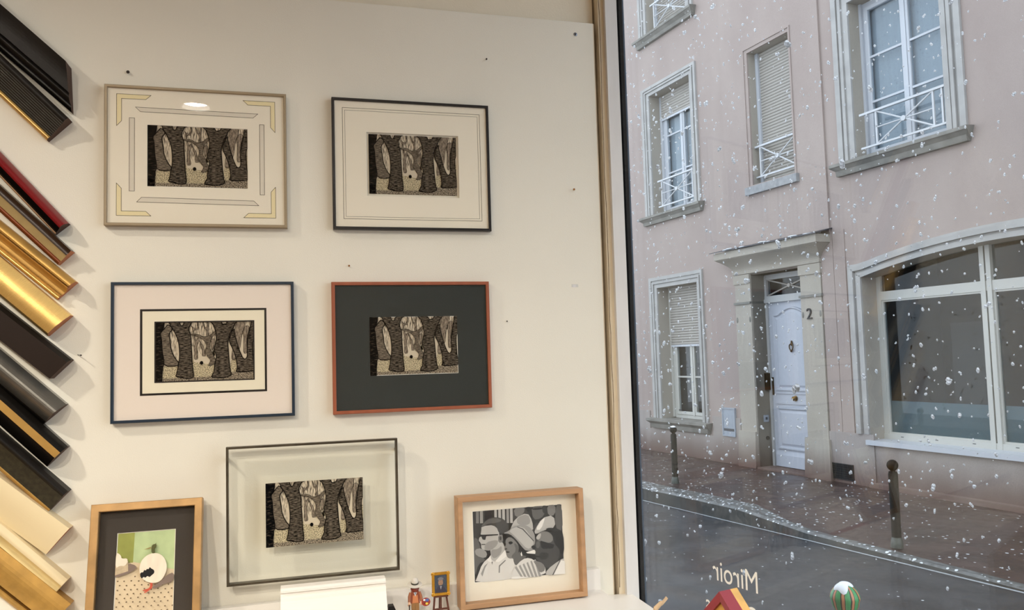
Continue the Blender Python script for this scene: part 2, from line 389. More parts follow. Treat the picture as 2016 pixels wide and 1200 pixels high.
def outline(b, pts, y, wd, m):
    n = len(pts)
    for i in range(n):
        a, c = Vector(pts[i]), Vector(pts[(i + 1) % n]); d = (c - a).normalized(); nn = Vector((-d.y, d.x)) * wd * .5
        b.flat([tuple(a - d * wd * .5 + nn), tuple(c + d * wd * .5 + nn), tuple(c + d * wd * .5 - nn), tuple(a - d * wd * .5 - nn)], y, m)
def picture(name, label, x0, x1, z0, z1, dep, fwid, mframe, matm, opening, pr, bev=.001, tilt=0, yb=0, cat='framed picture', printer=forest_print, glass=True, matd=.004, pd=.0015):
    """frame hung at y=yb; opening/pr are x0,x1,z0,z1 in wall coordinates"""
    cx, w_, h_ = (x0 + x1) / 2, x1 - x0, z1 - z0
    t = thing(name, label, cat, T(cx, yb, z0) @ Matrix.Rotation(tilt, 4, 'X'))
    MB().ring(-w_ / 2, w_ / 2, 0, h_, fwid, -dep, 0, mframe, bev).build('frame_moulding', t)
    ix, iz = w_ / 2 - fwid + .0005, h_ - fwid + .0005
    MB().box(-ix, ix, -.003, -.001, fwid - .0005, iz, M['backing']).build('backing_board', t)
    my = -dep + matd
    o0, o1, o2, o3 = opening[0] - cx, opening[1] - cx, opening[2] - z0, opening[3] - z0
    # mat as four pieces round the opening with a white bevelled edge
    b = MB(); e = .0009
    rim = [(-ix, fwid - .0005), (ix, fwid - .0005), (ix, iz), (-ix, iz)]; op = [(o0, o2), (o1, o2), (o1, o3), (o0, o3)]; ob = [(o0 + e, o2 + e), (o1 - e, o2 + e), (o1 - e, o3 - e), (o0 + e, o3 - e)]
    for i in range(4):
        j = (i + 1) % 4
        b.add([(rim[i][0], my, rim[i][1]), (rim[j][0], my, rim[j][1]), (op[j][0], my, op[j][1]), (op[i][0], my, op[i][1])], [(0, 1, 2, 3)], matm)
        b.add([(op[i][0], my, op[i][1]), (op[j][0], my, op[j][1]), (ob[j][0], my + pd, ob[j][1]), (ob[i][0], my + pd, ob[i][1])], [(0, 1, 2, 3)], M['bevel_white'])
        b.add([(rim[i][0], -.003, rim[i][1]), (rim[j][0], -.003, rim[j][1]), (rim[j][0], my, rim[j][1]), (rim[i][0], my, rim[i][1])], [(0, 1, 2, 3)], matm)
    b.build('mat_board', t)
    pp = printer(pr[1] - pr[0], pr[3] - pr[2])
    o = pp.build('print', t); o.location = (pr[0] - cx, my + pd + .0004, pr[2] - z0)
    MB().box(ob[0][0] - .002, ob[1][0] + .002, my + pd + .0011, my + pd + .0016, ob[0][1] - .002, ob[2][1] + .002, M['paper_pale'] if matm is not M['ivory_mat'] else M['ivory_mat']).build('print_margin', t)
    if glass: MB().box(-ix, ix, -dep + matd * .35, -dep + matd * .35 + .0006, fwid - .0005, iz, M['picture_glass']).build('glazing', t)
    return t, my, cx
Y_ = .0145
# 1 taupe frame
t, my, cx = picture('picture_frame', 'taupe thin framed forest drawing whose mat has yellow corner shapes and drawn bars', -.3120, -.0085, 1.8665, 2.1140, Y_, .005, M['taupe_metal'], M['ivory_mat'], (-.2437, -.0763, 1.9366, 2.0462), (-.2437, -.0763, 1.9366, 2.0462))
zb = 1.8665
bY, bG, bL = MB(), MB(), MB()
def L_(pts, fill, fb):
    q = [(x - cx, z - zb) for x, z in pts]; fb.flat(q, my - .0001, fill); outline(bL, q, my - .0002, .0007, M['ruled_ink'])
Lc = [(-.2928, 2.0987), (-.2376, 2.0987), (-.2460, 2.0907), (-.2850, 2.0907), (-.2850, 2.0510), (-.2928, 2.0420)]
mx, mz = -.1607, 1.9915
for a in (1, -1):
    for c in (1, -1):
        bY = MB(); L_([(mx + a * (x - mx), mz + c * (z - 1.9925 + .001)) for x, z in Lc], M['yellow_wash'], bY); bY.build('corner_wash', t)
bG = MB(); L_([(-.2627, 2.0765), (-.0584, 2.0750), (-.0667, 2.0672), (-.2546, 2.0687)], M['grey_wash'], bG)
bG.build('wash_bar', t); bG = MB(); L_([(-.2527, 1.9170), (-.0666, 1.9150), (-.0578, 1.9065), (-.2606, 1.9085)], M['grey_wash'], bG)
bG.build('wash_bar', t); bG = MB(); L_([(-.2725, 1.9275), (-.2642, 1.9275), (-.2642, 2.0570), (-.2725, 2.0570)], M['grey_wash'], bG)
bG.build('wash_bar', t); bG = MB(); L_([(-.0555, 1.9265), (-.0478, 1.9265), (-.0478, 2.0555), (-.0555, 2.0555)], M['grey_wash'], bG)
bG.build('wash_bar', t); bL.build('ruled_line', t)
# 2 black frame
t, my, cx = picture('picture_frame', 'black framed forest drawing with a double ruled line on its ivory mat', .0728, .3733, 1.8658, 2.1140, Y_, .005, M['black_wood'], M['ivory_mat'], (.1360, .3122, 1.9298, 2.0516), (.1402, .3082, 1.9346, 2.0485), pd=.0035)
bL = MB(); outline(bL, [(.0925 - cx, 1.8864 - zb), (.3555 - cx, 1.8864 - zb), (.3555 - cx, 2.0966 - zb), (.0925 - cx, 2.0966 - zb)], my - .0002, .0007, M['ruled_ink'])
outline(bL, [(.0967 - cx, 1.8906 - zb), (.3511 - cx, 1.8906 - zb), (.3511 - cx, 2.0920 - zb), (.0967 - cx, 2.0920 - zb)], my - .0002, .0005, M['ruled_ink'])
bL.build('ruled_line', t)
# 3 navy frame with double mat
t, my, cx = picture('picture_frame', 'navy framed forest drawing with a wide pale mat and a black band around it', -.3005, .0011, 1.5274, 1.7684, Y_, .005, M['navy_lacquer'], M['pinkish_mat'], (-.2548, -.0464, 1.5728, 1.7215), (-.2314, -.0678, 1.5945, 1.6992))
zb = 1.5274
MB().ring(-.2548 - cx, -.0464 - cx, 1.5728 - zb, 1.7215 - zb, .0036, my - .0002, my + .0008, M['black_wood']).build('black_band', t)
b = MB().ring(-.2515 - cx, -.0497 - cx, 1.5761 - zb, 1.7182 - zb, .0196, my + .0002, my + .0012, M['cream_mat']); b.build('inner_mat', t)
MB().ring(-.2320 - cx, -.0672 - cx, 1.5939 - zb, 1.6998 - zb, .0022, my, my + .0008, M['black_wood']).build('inner_black_band', t)
# 4 orange frame
t, my, cx = picture('picture_frame', 'orange-brown framed forest drawing on a dark green-black mat', .0680, .3650, 1.5257, 1.7676, Y_, .0062, M['orange_wood'], M['green_black_mat'], (.1357, .3013, 1.5937, 1.7020), (.1357, .3013, 1.5937, 1.7020), pd=.0006)
# 5 floating print between two glass sheets
t = thing('floating_frame', 'thin dark metal frame with the forest drawing floating between clear glass sheets', 'framed picture', T(.0330, -.018, 1.2430))
MB().ring(-.1478, .1478, 0, .2362, .0038, -.013, 0, M['bronze_metal'], .0006).build('frame_moulding', t)
o = forest_print(.1672, .1100).build('print', t); o.location = (-.0829, -.0100, .0598)
MB().box(-.1445, .1445, -.0115, -.0060, .003, .233, M['float_glass']).build('glazing', t)
for sx in (-1, 1):
    for z in (.02, .21): MB().box(sx * .1467 - .0009, sx * .1467 + .0009, .0, .018, z, z + .006, M['bronze_metal']).build('standoff', t)

# ---- black and white photograph print
GR = lambda n, v: mm('photo_grey_%s' % n, S(v, v * .985, v * .96), .6)
g15, g40, g60, g90, g120, g150, g180, g215, g235 = [GR(str(v), v) for v in (15, 40, 62, 92, 120, 150, 182, 214, 232)]
def PH(pts):
    r = []
    for X, Y in pts:
        u = (X - 78) / 1274; top = 157 - u * 92; bot = 1172 - u * 120
        uu = (X - 78 - (Y - 157) / 1000 * 14) / 1274
        r.append((min(1, max(0, uu)), min(1, max(0, 1 - (Y - top) / (bot - top)))))
    return r
def photo_print(w_, h_):
    b = MB().box(0, w_, 0, .0006, 0, h_, g40); y = [-.00004]
    def p(m_, pts, sm=1):
        q = PH(pts); q = chaikin(q, sm) if sm else q
        b.flat([(a * w_, c * h_) for a, c in q], y[0], m_); y[0] -= .00005
    for x, ww, m_ in ((130, 40, g120), (185, 42, g150), (240, 60, g40), (385, 35, g180), (440, 38, g180), (495, 38, g180), (555, 35, g150), (605, 38, g180)):
        p(m_, [(x, 90), (x + ww, 90), (x + ww, 330), (x, 330)], 0)
    p(g90, [(90, 520), (160, 560), (200, 800), (260, 860), (150, 900), (100, 1100), (85, 800)])
    p(g150, [(100, 700), (200, 680), (280, 750), (250, 830), (120, 790)])
    p(g60, [(640, 90), (840, 80), (850, 260), (650, 330)]); p(g120, [(655, 110), (820, 90), (800, 200), (680, 260)])
    p(g180, [(600, 420), (680, 260), (850, 180), (920, 300), (930, 460), (760, 450), (600, 470)]); p(g150, [(700, 250), (860, 200), (900, 330), (820, 370), (700, 350)])
    p(g15, [(830, 80), (900, 90), (880, 180), (835, 150)])
    p(g90, [(905, 80), (1100, 60), (1110, 180), (1050, 270), (930, 290)]); p(g40, [(1060, 60), (1130, 60), (1110, 200), (1070, 190)]); p(g15, [(920, 120), (1080, 110), (1070, 140), (930, 150)])
    p(g120, [(1130, 70), (1260, 60), (1250, 220), (1150, 240)]); p(g90, [(1260, 60), (1362, 60), (1362, 460), (1240, 420)])
    p(g180, [(940, 440), (1060, 260), (1230, 220), (1250, 400), (1100, 430), (960, 500)]); p(g235, [(960, 430), (1040, 300), (1110, 240), (1040, 430)]); p(g60, [(920, 400), (980, 310), (1000, 340), (945, 450)])
    # man with short hair and sunglasses
    p(g180, [(300, 560), (430, 540), (520, 640), (520, 760), (420, 880), (330, 870), (320, 740)])                      # neck
    p(g150, [(330, 700), (420, 700), (480, 640), (470, 760), (370, 840), (325, 780)])
    p(g180, [(200, 370), (420, 350), (450, 480), (440, 600), (400, 650), (330, 710), (230, 710), (190, 680), (195, 630), (180, 600), (155, 570), (185, 500), (200, 430)])
    p(g150, [(250, 600), (430, 560), (420, 640), (320, 720), (230, 710)])
    p(g60, [(215, 360), (290, 260), (400, 240), (520, 270), (585, 370), (580, 450), (490, 480), (440, 470), (410, 380), (300, 345), (240, 370)]); p(g90, [(190, 375), (280, 275), (400, 250), (500, 290), (400, 330), (300, 330), (230, 370)])
    p(g120, [(430, 500), (500, 490), (500, 600), (430, 610)]); p(g60, [(445, 520), (475, 515), (475, 570), (450, 575)])
    p(g15, [(150, 470), (200, 490), (260, 490), (430, 485), (430, 500), (265, 512), (250, 565), (215, 560), (195, 515), (170, 530)], 0)
    p(g60, [(195, 622), (250, 622), (245, 634), (200, 636)], 0)
    # his shirt
    p(g215, [(60, 1230), (140, 1060), (200, 900), (310, 800), (340, 860), (400, 880), (540, 700), (600, 820), (680, 860), (660, 1060), (600, 1230)])
    p(g235, [(320, 780), (330, 880), (290, 870), (270, 850)], 0); p(g235, [(530, 700), (540, 800), (430, 880), (380, 870)], 0)
    p(g120, [(425, 1030), (430, 930), (520, 850), (530, 858), (445, 940), (440, 1030)], 0); p(g150, [(180, 1040), (230, 930), (280, 890), (240, 960), (200, 1080)], 0); p(g60, [(330, 880), (345, 870), (338, 920)], 0)
    # woman with sun hat
    p(g90, [(640, 780), (760, 720), (840, 760), (760, 900), (660, 940), (630, 850)])
    p(g15, [(490, 480), (600, 510), (700, 600), (850, 700), (840, 800), (760, 790), (640, 620), (500, 600)])
    p(g120, [(530, 560), (590, 520), (660, 570), (720, 660), (700, 760), (640, 830), (570, 832), (540, 790), (530, 730), (510, 690), (530, 640)])
    p(g90, [(640, 600), (720, 660), (700, 770), (630, 830), (600, 800), (680, 720)])
    p(g15, [(565, 600), (610, 585), (640, 610), (590, 640)]); p(g15, [(505, 620), (535, 610), (530, 650), (510, 650)]); p(g40, [(530, 725), (580, 730), (590, 745), (540, 755)]); p(g60, [(515, 690), (545, 680), (550, 700), (525, 710)])
    p(g235, [(738, 765), (750, 735), (760, 790), (745, 800)], 0)
    p(g150, [(490, 475), (580, 440), (620, 390), (740, 350), (860, 370), (940, 470), (950, 600), (960, 700), (820, 735), (750, 660), (680, 560), (590, 480)])
    p(g180, [(580, 445), (640, 395), (780, 380), (860, 480), (930, 600), (900, 680), (830, 700), (740, 600), (640, 490)])
    p(g60, [(700, 380), (780, 410), (930, 580), (925, 592), (770, 420), (695, 388)], 0); p(g235, [(815, 745), (960, 700), (955, 770), (830, 760)], 0); p(g15, [(840, 770), (960, 775), (970, 870), (900, 880)], 0)
    # her dress
    p(g215, [(580, 1230), (640, 960), (760, 840), (860, 820), (960, 880), (1080, 930), (1090, 1230)])
    for k in range(6): p(g150, [(650 + k * 55, 960 - k * 22), (672 + k * 55, 935 - k * 18), (760 + k * 52, 1090), (735 + k * 50, 1100)], 0)
    p(g120, [(900, 850), (1060, 900), (1085, 1000), (1000, 1040), (960, 950)]); p(g235, [(590, 1230), (610, 1080), (800, 1090), (900, 1200)])
    # man at right with dark glasses
    p(g60, [(950, 560), (1000, 470), (1100, 430), (1240, 520), (1300, 700), (1280, 860), (1150, 980), (1080, 960), (1040, 890), (960, 860), (940, 780), (950, 720), (900, 700), (890, 660), (940, 640)])
    p(g120, [(960, 540), (1010, 470), (1100, 440), (1200, 500), (1200, 600), (1100, 620), (980, 580)]); p(g180, [(950, 550), (1000, 480), (1040, 480), (1010, 570)])
    p(g15, [(1090, 420), (1160, 395), (1300, 420), (1362, 480), (1362, 760), (1310, 780), (1280, 680), (1220, 640), (1200, 500)]); p(g15, [(880, 670), (920, 640), (960, 680), (930, 710)])
    p(g90, [(950, 600), (1010, 580), (1010, 680), (960, 690)]); p(g15, [(1020, 580), (1220, 640), (1200, 690), (1060, 700), (1030, 670)], 0); p(g60, [(1210, 680), (1300, 690), (1270, 770), (1215, 760)])
    p(g40, [(1000, 740), (1150, 760), (1100, 850), (1000, 850)]); p(g15, [(945, 790), (1010, 800), (1000, 815), (950, 812)], 0)
    p(g180, [(1080, 1230), (1100, 990), (1300, 850), (1362, 830), (1362, 1230)]); p(g235, [(1200, 1060), (1310, 860), (1362, 870), (1362, 1100)], 0); p(g15, [(1175, 1070), (1290, 860), (1300, 860), (1188, 1070)], 0)
    return b
t, my, cx = picture('picture_frame', 'deep oak box frame holding a black and white photograph of three seated spectators', .2860, .5300, 1.1660, 1.3660, .034, .0092, M['oak'], M['ivory_mat'], (.3170, .4930, 1.2070, 1.3365), (.3170, .4930, 1.2070, 1.3365), tilt=R(-2.2), yb=-.024, printer=photo_print, matd=.021, pd=.0006)

# ---- bird picture
mm('bp_green_dark', S(148, 152, 76), .8, var=.1, vs=40)
mm('bp_green', S(184, 200, 150), .8, var=.12, vs=30)
mm('bp_cloth', S(214, 194, 162), .8, var=.05, vs=40)
mm('bp_shadow', S(128, 110, 100), .8)
mm('bp_white', S(236, 222, 202), .8, var=.05, vs=120, stretch=(1, 1, .4))
mm('bp_black', S(14, 12, 14), .8)
mm('bp_head', S(84, 84, 44), .8)
mm('bp_beak', S(150, 126, 74), .8)
mm('bp_red', S(196, 84, 62), .8)
mm('bp_dot', S(112, 92, 70), .8)
mm('bp_basket', S(196, 176, 146), .8, var=.15, vs=120)
def BP(pts, hh):
    r = []
    for X, Y in pts:
        u = (X - 22 + (Y - 112) / 1088 * 22) / (893 + (Y - 112) / 1088 * 12); top = 112 - u * 87
        r.append((min(1, max(0, u)), min(1, max(0, 1 - (Y - top) / hh))))
    return r
def bird_print(w_, h_):
    hh = h_ / w_ * 893 * 1.04
    b = MB().box(0, w_, 0, .0006, 0, h_, M['bp_cloth']); y = [-.00004]
    def p(m_, pts, sm=1):
        q = BP(pts, hh); q = chaikin(q, sm) if sm else q
        if m_ is M['bp_dot'] and min(c for a, c in q) <= .001: return
        b.flat([(a * w_, c * h_) for a, c in q], y[0], m_); y[0] -= .00004
    p(M['bp_green'], [(260, 0), (920, 0), (905, 700), (800, 680), (265, 580)], 0)
    p(M['bp_green_dark'], [(10, 60), (285, 60), (268, 590), (150, 600), (0, 470)], 0)
    for r_ in range(12):
        for c_ in range(9):
            X = 40 + c_ * 105 + (r_ % 2) * 45 + random.uniform(-12, 12); Y = 760 + r_ * 68 + random.uniform(-8, 8) - X * .03
            if Y < 850 - X * .12 or X > 890: continue
            p(M['bp_dot'], [(X - 13, Y + 2), (X - 4, Y - 10), (X + 14, Y - 9), (X + 10, Y + 9), (X - 3, Y + 12)], 0)
    p(M['bp_shadow'], [(200, 600), (330, 640), (320, 700), (200, 770), (0, 840), (0, 790), (190, 720)])
    p(M['bp_basket'], [(0, 560), (90, 600), (200, 560), (205, 730), (0, 800)], 0)
    p(M['bp_white'], [(0, 440), (50, 440), (90, 480), (100, 530), (190, 520), (190, 590), (150, 650), (80, 640), (0, 690)])
    p(M['bp_shadow'], [(600, 960), (700, 900), (800, 790), (905, 740), (900, 900), (760, 930), (640, 1010), (570, 1010)])
    p(M['bp_red'], [(540, 900), (582, 900), (580, 1000), (530, 1040), (470, 1085), (445, 1075), (490, 1050), (430, 1050), (435, 1035), (520, 1010), (545, 980)])
    p(M['bp_white'], [(375 + 0, 660), (400, 560), (470, 480), (560, 435), (660, 435), (750, 500), (795, 620), (790, 720), (750, 830), (680, 910), (570, 925), (460, 890), (400, 820), (378, 750)], 2)
    blk = [(385, 770), (410, 745), (430, 755), (450, 705), (470, 725), (490, 690), (515, 700), (530, 660), (560, 690), (600, 710), (605, 760), (560, 800), (530, 830), (500, 805), (470, 840), (440, 820), (415, 855), (395, 820)]
    p(M['bp_black'], blk, 1)
    p(M['bp_head'], [(552, 440), (548, 340), (560, 300), (605, 280), (632, 300), (620, 340), (600, 370), (608, 438)])
    p(M['bp_head'], [(605, 285), (625, 262), (620, 290), (640, 300)], 0)
    p(M['bp_beak'], [(430, 378), (540, 335), (552, 350), (500, 368)], 0)
    return b
picture('picture_frame', 'gilt wooden frame with a painting of a round white bird on dotted cloth, charcoal mat', -.3255, -.1530, 1.1655, 1.3990, .022, .0125, M['gilt_wood'], M['charcoal_mat'], (-.2855, -.1955, 1.2000, 1.3508), (-.2855, -.1955, 1.2000, 1.3508), tilt=R(-14), yb=-.064, printer=bird_print, matd=.012, pd=.0008)

# ================================================================ moulding samples on the left
mm('raw_wood', S(168, 104, 66), .7, var=.15, vs=80)
mm('black_matt', S(22, 18, 14), .5, var=.2, vs=30, spec=.25)
mm('black_gloss', S(13, 11, 9), .25, spec=.4)
mm('ribbed_black', S(34, 30, 22), .5, var=.2, vs=50, spec=.3)
mm('dark_end', S(62, 36, 22), .7)
mm('gold_leaf', S(226, 190, 118), .32, .75, var=.12, vs=25)
mm('gold_dull', S(192, 152, 84), .42, .6, var=.12, vs=25)
mm('gold_deep', S(120, 84, 36), .4, .6)
mm('red_lacquer', S(122, 20, 26), .3)
mm('khaki_paint', S(160, 138, 92), .5, var=.06, vs=60)
mm('dark_brown', S(46, 29, 18), .35)
mm('red_rub', S(120, 60, 26), .4, .3)
mm('espresso', S(30, 18, 12), .38)
mm('gunmetal', S(126, 124, 118), .28, .8, var=.15, vs=20)
mm('distressed', S(44, 40, 26), .5, var=.35, vs=160)
mm('cream_lacquer', S(226, 208, 168), .42)
mm('cream_silver', S(218, 196, 140), .35, .3, var=.06, vs=30)
mm('antique_gold', S(178, 138, 70), .42, .5, var=.15, vs=40)
def goldsilk():
    mt = mat('gold_silk', S(224, 186, 112), .36, .7, var=.10, vs=8)
    N, L = mt.node_tree.nodes, mt.node_tree.links
    tc = N.new('ShaderNodeTexCoord'); wv = N.new('ShaderNodeTexWave'); wv.bands_direction = 'X'; wv.inputs['Scale'].default_value = 160; wv.inputs['Distortion'].default_value = .6
    L.new(tc.outputs['Object'], wv.inputs['Vector']); bp = N.new('ShaderNodeBump'); bp.inputs['Strength'].default_value = .5; bp.inputs['Distance'].default_value = .0006
    L.new(wv.outputs['Fac'], bp.inputs['Height']); L.new(bp.outputs[0], N['Principled BSDF'].inputs['Normal']); M['gold_silk'] = mt
goldsilk()
def arc(t0, t1, h0, h1, rise, n=8):      # domed (+) or hollow (-) stretch of profile
    return [(t0 + (t1 - t0) * i / n, h0 + (h1 - h0) * i / n + rise * math.sin(math.pi * i / n)) for i in range(n + 1)]
def moulding(label, Lp, Tp, Bp, bands, ln=.46):
    """Tp/Bp upper and lower corner of the sample's right end, Lp a point up-left on its top edge (wall x,z)"""
    Tv, Bv, Lv = Vector(Tp), Vector(Bp), Vector(Lp)
    e = (Lv - Tv).normalized(); a = math.atan2(e.y, e.x)      # local +x runs up-left along the sample
    n = Vector((-e.y, e.x))                                     # local "z": across, towards the lower left
    c = Bv - Tv; sk, wd = c.dot(e), c.dot(n)
    M4 = Matrix(((e.x, 0, n.x, Tv.x), (0, 1, 0, 0), (e.y, 0, n.y, Tv.y), (0, 0, 0, 1)))
    M4 = Matrix(((e.x, 0, n.x, Tv.x), (0, 1, 0, 0), (e.y, 0, n.y, Tv.y), (0, 0, 0, 1)))
    if M4.to_3x3().determinant() < 0:
        M4 = Matrix(((e.x, 0, -n.x, Tv.x), (0, 1, 0, 0), (e.y, 0, -n.y, Tv.y), (0, 0, 0, 1))); sg = -1
    else: sg = 1
    t = thing('frame_moulding_sample', label, 'moulding sample', M4, 'corner moulding samples stacked diagonally on the wall')
    for nm, m_, prof in bands:
        b = MB()
        pts = [(prof[0][0], 0)] + list(prof) + [(prof[-1][0], 0)]
        A = [(sk * s, -h, sg * wd * s) for s, h in pts]; B = [(ln + sk * s * 0, -h, sg * wd * s) for s, h in pts]
        k = len(pts)
        b.add(A + B, [(i, i + 1, k + i + 1, k + i) for i in range(k - 1)] + [(k - 1, 0, k, 2 * k - 1)], m_)
        b.add(A, [tuple(range(k))], M['dark_end'] if 'black' in label or 'espresso' in label or 'gunmetal' in label else M['raw_wood']); b.add(B, [tuple(range(k))[::-1]], M['raw_wood'])
        b.build(nm, t)
K = M
moulding('wide plain black scoop moulding sample, topmost of the diagonal row', (-.4692, 2.2355), (-.3666, 2.1417), (-.3629, 2.0606), [
    ('outer_face', K['black_matt'], arc(0, .62, .038, .030, -.003)), ('inner_step', K['black_matt'], arc(.62, .84, .022, .018, .006)), ('sight_edge', K['black_gloss'], arc(.84, 1, .014, .010, .002))])
moulding('ribbed black moulding sample with a gold lower lip, second from the top', (-.4682, 2.1518), (-.3644, 2.0474), (-.4003, 2.0106), [
    ('outer_face', K['black_matt'], arc(0, .22, .024, .026, .003)), ('ribbed_face', K['ribbed_black'], [(.22 + .62 * i / 18, .024 - .010 * i / 18 + (.0008 if i % 2 else 0)) for i in range(19)]), ('gilt_edge', K['gold_leaf'], arc(.84, 1, .014, .012, .003))])
moulding('red and black rounded moulding sample', (-.4663, 1.9836), (-.3662, 1.8688), (-.3875, 1.8504), [
    ('red_face', K['red_lacquer'], arc(0, .52, .012, .024, .008)), ('black_face_band', K['black_gloss'], arc(.52, .9, .022, .010, .001)), ('sight_edge', K['oak'], arc(.9, 1, .011, .009, .001))])
moulding('dark brown and flat khaki moulding sample with a rubbed gold lip', (-.4656, 1.9282), (-.3590, 1.8206), (-.3803, 1.7999), [
    ('brown_face', K['dark_brown'], arc(0, .38, .026, .024, -.002)), ('khaki_face', K['khaki_paint'], arc(.38, .82, .020, .016, 0, 2)), ('rubbed_edge', K['red_rub'], arc(.82, 1.08, .016, .012, .003))])
moulding('ornate gold moulding sample with several ribs and a hollow', (-.4537, 1.8563), (-.3548, 1.7674), (-.3836, 1.7395), [
    ('outer_lip', K['gold_dull'], arc(-.05, .2, .018, .026, .002)), ('rib', K['gold_leaf'], arc(.2, .27, .025, .025, .005)), ('groove', K['gold_deep'], arc(.27, .30, .019, .019, 0, 2)), ('rib', K['gold_leaf'], arc(.30, .37, .023, .022, .004)),
    ('hollow', K['gold_dull'], arc(.37, .74, .018, .010, -.005)), ('groove', K['gold_deep'], arc(.74, .76, .008, .008, 0, 2)), ('rib', K['gold_leaf'], arc(.76, .84, .012, .012, .003)), ('gilt_edge', K['gold_leaf'], arc(.84, 1, .011, .009, .002))])
moulding('broad bright gold moulding sample with fine cross ribbing', (-.4642, 1.8089), (-.3606, 1.7120), (-.3945, 1.6804), [
    ('silk_face', K['gold_silk'], arc(0, .94, .020, .026, .006, 12)), ('gilt_edge', K['gold_leaf'], arc(.94, 1.06, .024, .012, .001))])
moulding('plain dark espresso brown moulding sample with a slanting top edge', (-.4633, 1.7301), (-.3593, 1.6374), (-.3893, 1.6072), [
    ('slanting_edge', K['black_matt'], arc(0, .13, .018, .028, 0, 2)), ('flat_face', K['espresso'], arc(.13, 1, .028, .026, 0, 2))])
moulding('glossy gunmetal rounded moulding sample', (-.4624, 1.6552), (-.3671, 1.5636), (-.4007, 1.5344), [
    ('rounded_face', K['gunmetal'], arc(0, .92, .014, .012, .017, 14)), ('sight_edge', K['black_gloss'], arc(.92, 1.05, .010, .006, .001))])
moulding('black moulding sample with a flat gold stripe along its middle', (-.4617, 1.5933), (-.3644, 1.4934), (-.3963, 1.4622), [
    ('outer_face', K['black_gloss'], arc(0, .26, .012, .026, .002)), ('gold_stripe', K['gold_dull'], arc(.26, .52, .026, .026, 0, 2)), ('inner_face', K['black_gloss'], arc(.52, 1, .026, .010, .001))])
moulding('distressed black moulding sample with a worn gold lower edge', (-.4609, 1.5218), (-.3616, 1.4211), (-.3935, 1.3881), [
    ('outer_ridge', K['black_matt'], arc(0, .24, .022, .026, .006)), ('distressed_face', K['distressed'], arc(.24, .86, .024, .016, -.001)), ('gilt_edge', K['gold_dull'], arc(.86, 1, .017, .012, .002))])
moulding('broad plain cream moulding sample', (-.4600, 1.4501), (-.3590, 1.3607), (-.3966, 1.3191), [
    ('outer_face', K['cream_lacquer'], arc(0, .55, .024, .020, .002)), ('inner_face', K['cream_lacquer'], arc(.55, 1, .020, .010, 0, 2))])
moulding('narrow silvery cream moulding sample with brown side', (-.4592, 1.3756), (-.3614, 1.2775), (-.3798, 1.2583), [
    ('outer_face', K['cream_lacquer'], arc(0, .45, .020, .024, .003)), ('hollow', K['cream_silver'], arc(.45, 1, .022, .018, -.003)), ('brown_side', K['gold_deep'], arc(1.0, 1.16, .018, .010, 0, 2))])
moulding('wide antique gold moulding sample with a grooved lip, lowest of the row', (-.4587, 1.3369), (-.3566, 1.2380), (-.3986, 1.1975), [
    ('outer_face', K['antique_gold'], arc(0, .70, .020, .024, .004)), ('dark_groove', K['gold_deep'], arc(.70, .82, .014, .010, -.003)), ('gilt_edge', K['antique_gold'], arc(.82, 1, .016, .012, .004))])

# ================================================================ shelf and small things at the bottom
mm('shelf_white', S(232, 228, 220), .4)
sh = thing('wall_shelf', 'white shelf with a low upstand along the bottom of the board', 'shelf', T(0, 0, 1.148))
MB().box(-.62, .572, -.20, -.001, 0, .0165, M['shelf_white']).build('shelf_board', sh)
MB().box(-.62, .572, -.016, -.001, .0165, .056, M['shelf_white']).build('upstand', sh)
MB().box(-.62, .640, -.30, -.001, -.30, -.001, M['shelf_white']).build('cabinet_body', sh)
ZS = 1.1648
mm('white_gesso', S(240, 234, 224), .5, var=.03, vs=20, stretch=(.3, 1, 1))
t = thing('white_moulding_sample', 'wide white primed crown moulding sample standing on the shelf', 'moulding sample', T(.061, -.105, ZS))
x0, x1 = -.086, .086
prof = [(.02, .086), (0, .086), (-.004, .083), (-.004, .0795), (0, .078), (-.001, .0745), (-.005, .0735)] + [(-.006 - .026 * (i / 8) ** 1.5, .071 - .036 * i / 8) for i in range(9)] + [(-.03, .033), (.02, .033)]
MB().polyyz(prof, x0, x1, M['white_gesso']).build('face', t)
MB().polyyz([(-.031, .033), (.02, .033), (.02, .027), (-.034, .027)], x0 + .001, x1 + .001, M['raw_wood']).build('raw_edge', t)
MB().polyyz([(-.037, .027), (.02, .027), (.02, 0), (-.037, 0)], x0, x1 + .002, M['white_gesso']).build('base', t)
t = MB().polyxz([(.136, 0), (.176, 0), (.162, .033), (.153, .033), (.150, .020), (.140, .020)], -.10, -.085, M['black_matt']).build('black_moulding_scrap', None, T(.0005, .012, ZS))
t['label'] = 'black angular moulding scrap standing right behind the white crown moulding'; t['category'] = 'moulding scrap'

# toy painter (origin at feet)
mm('toy_brown', S(156, 92, 56), .35); mm('toy_jacket', S(136, 66, 40), .35); mm('toy_orange', S(196, 122, 76), .35); mm('toy_beard', S(122, 44, 22), .4)
mm('toy_skin', S(232, 184, 146), .35); mm('toy_hat', S(205, 198, 186), .4); mm('toy_band', S(60, 56, 46), .4); mm('toy_trousers', S(150, 108, 62), .4); mm('toy_dark', S(54, 40, 30), .4); mm('toy_blue', S(110, 124, 140), .4); mm('toy_white', S(225, 225, 225), .4)
t = thing('toy_figure', 'small plastic toy painter in a brown jacket and white straw hat', 'toy figure', T(.2030, -.060, ZS) @ Matrix.Scale(.95, 4))
o = MB().lathe([(.0001, -.0006), (.0062, -.0008), (.0138, -.0016), (.0140, -.0008), (.0064, .0006), (.0062, .0010), (.0066, .0050), (.0058, .0092), (.0036, .0114), (.0001, .0118)], M['toy_hat'], n=32).build('hat', t, smooth=True); o.location = (0, -.0006, .0625); o.rotation_euler = (R(14), 0, 0)
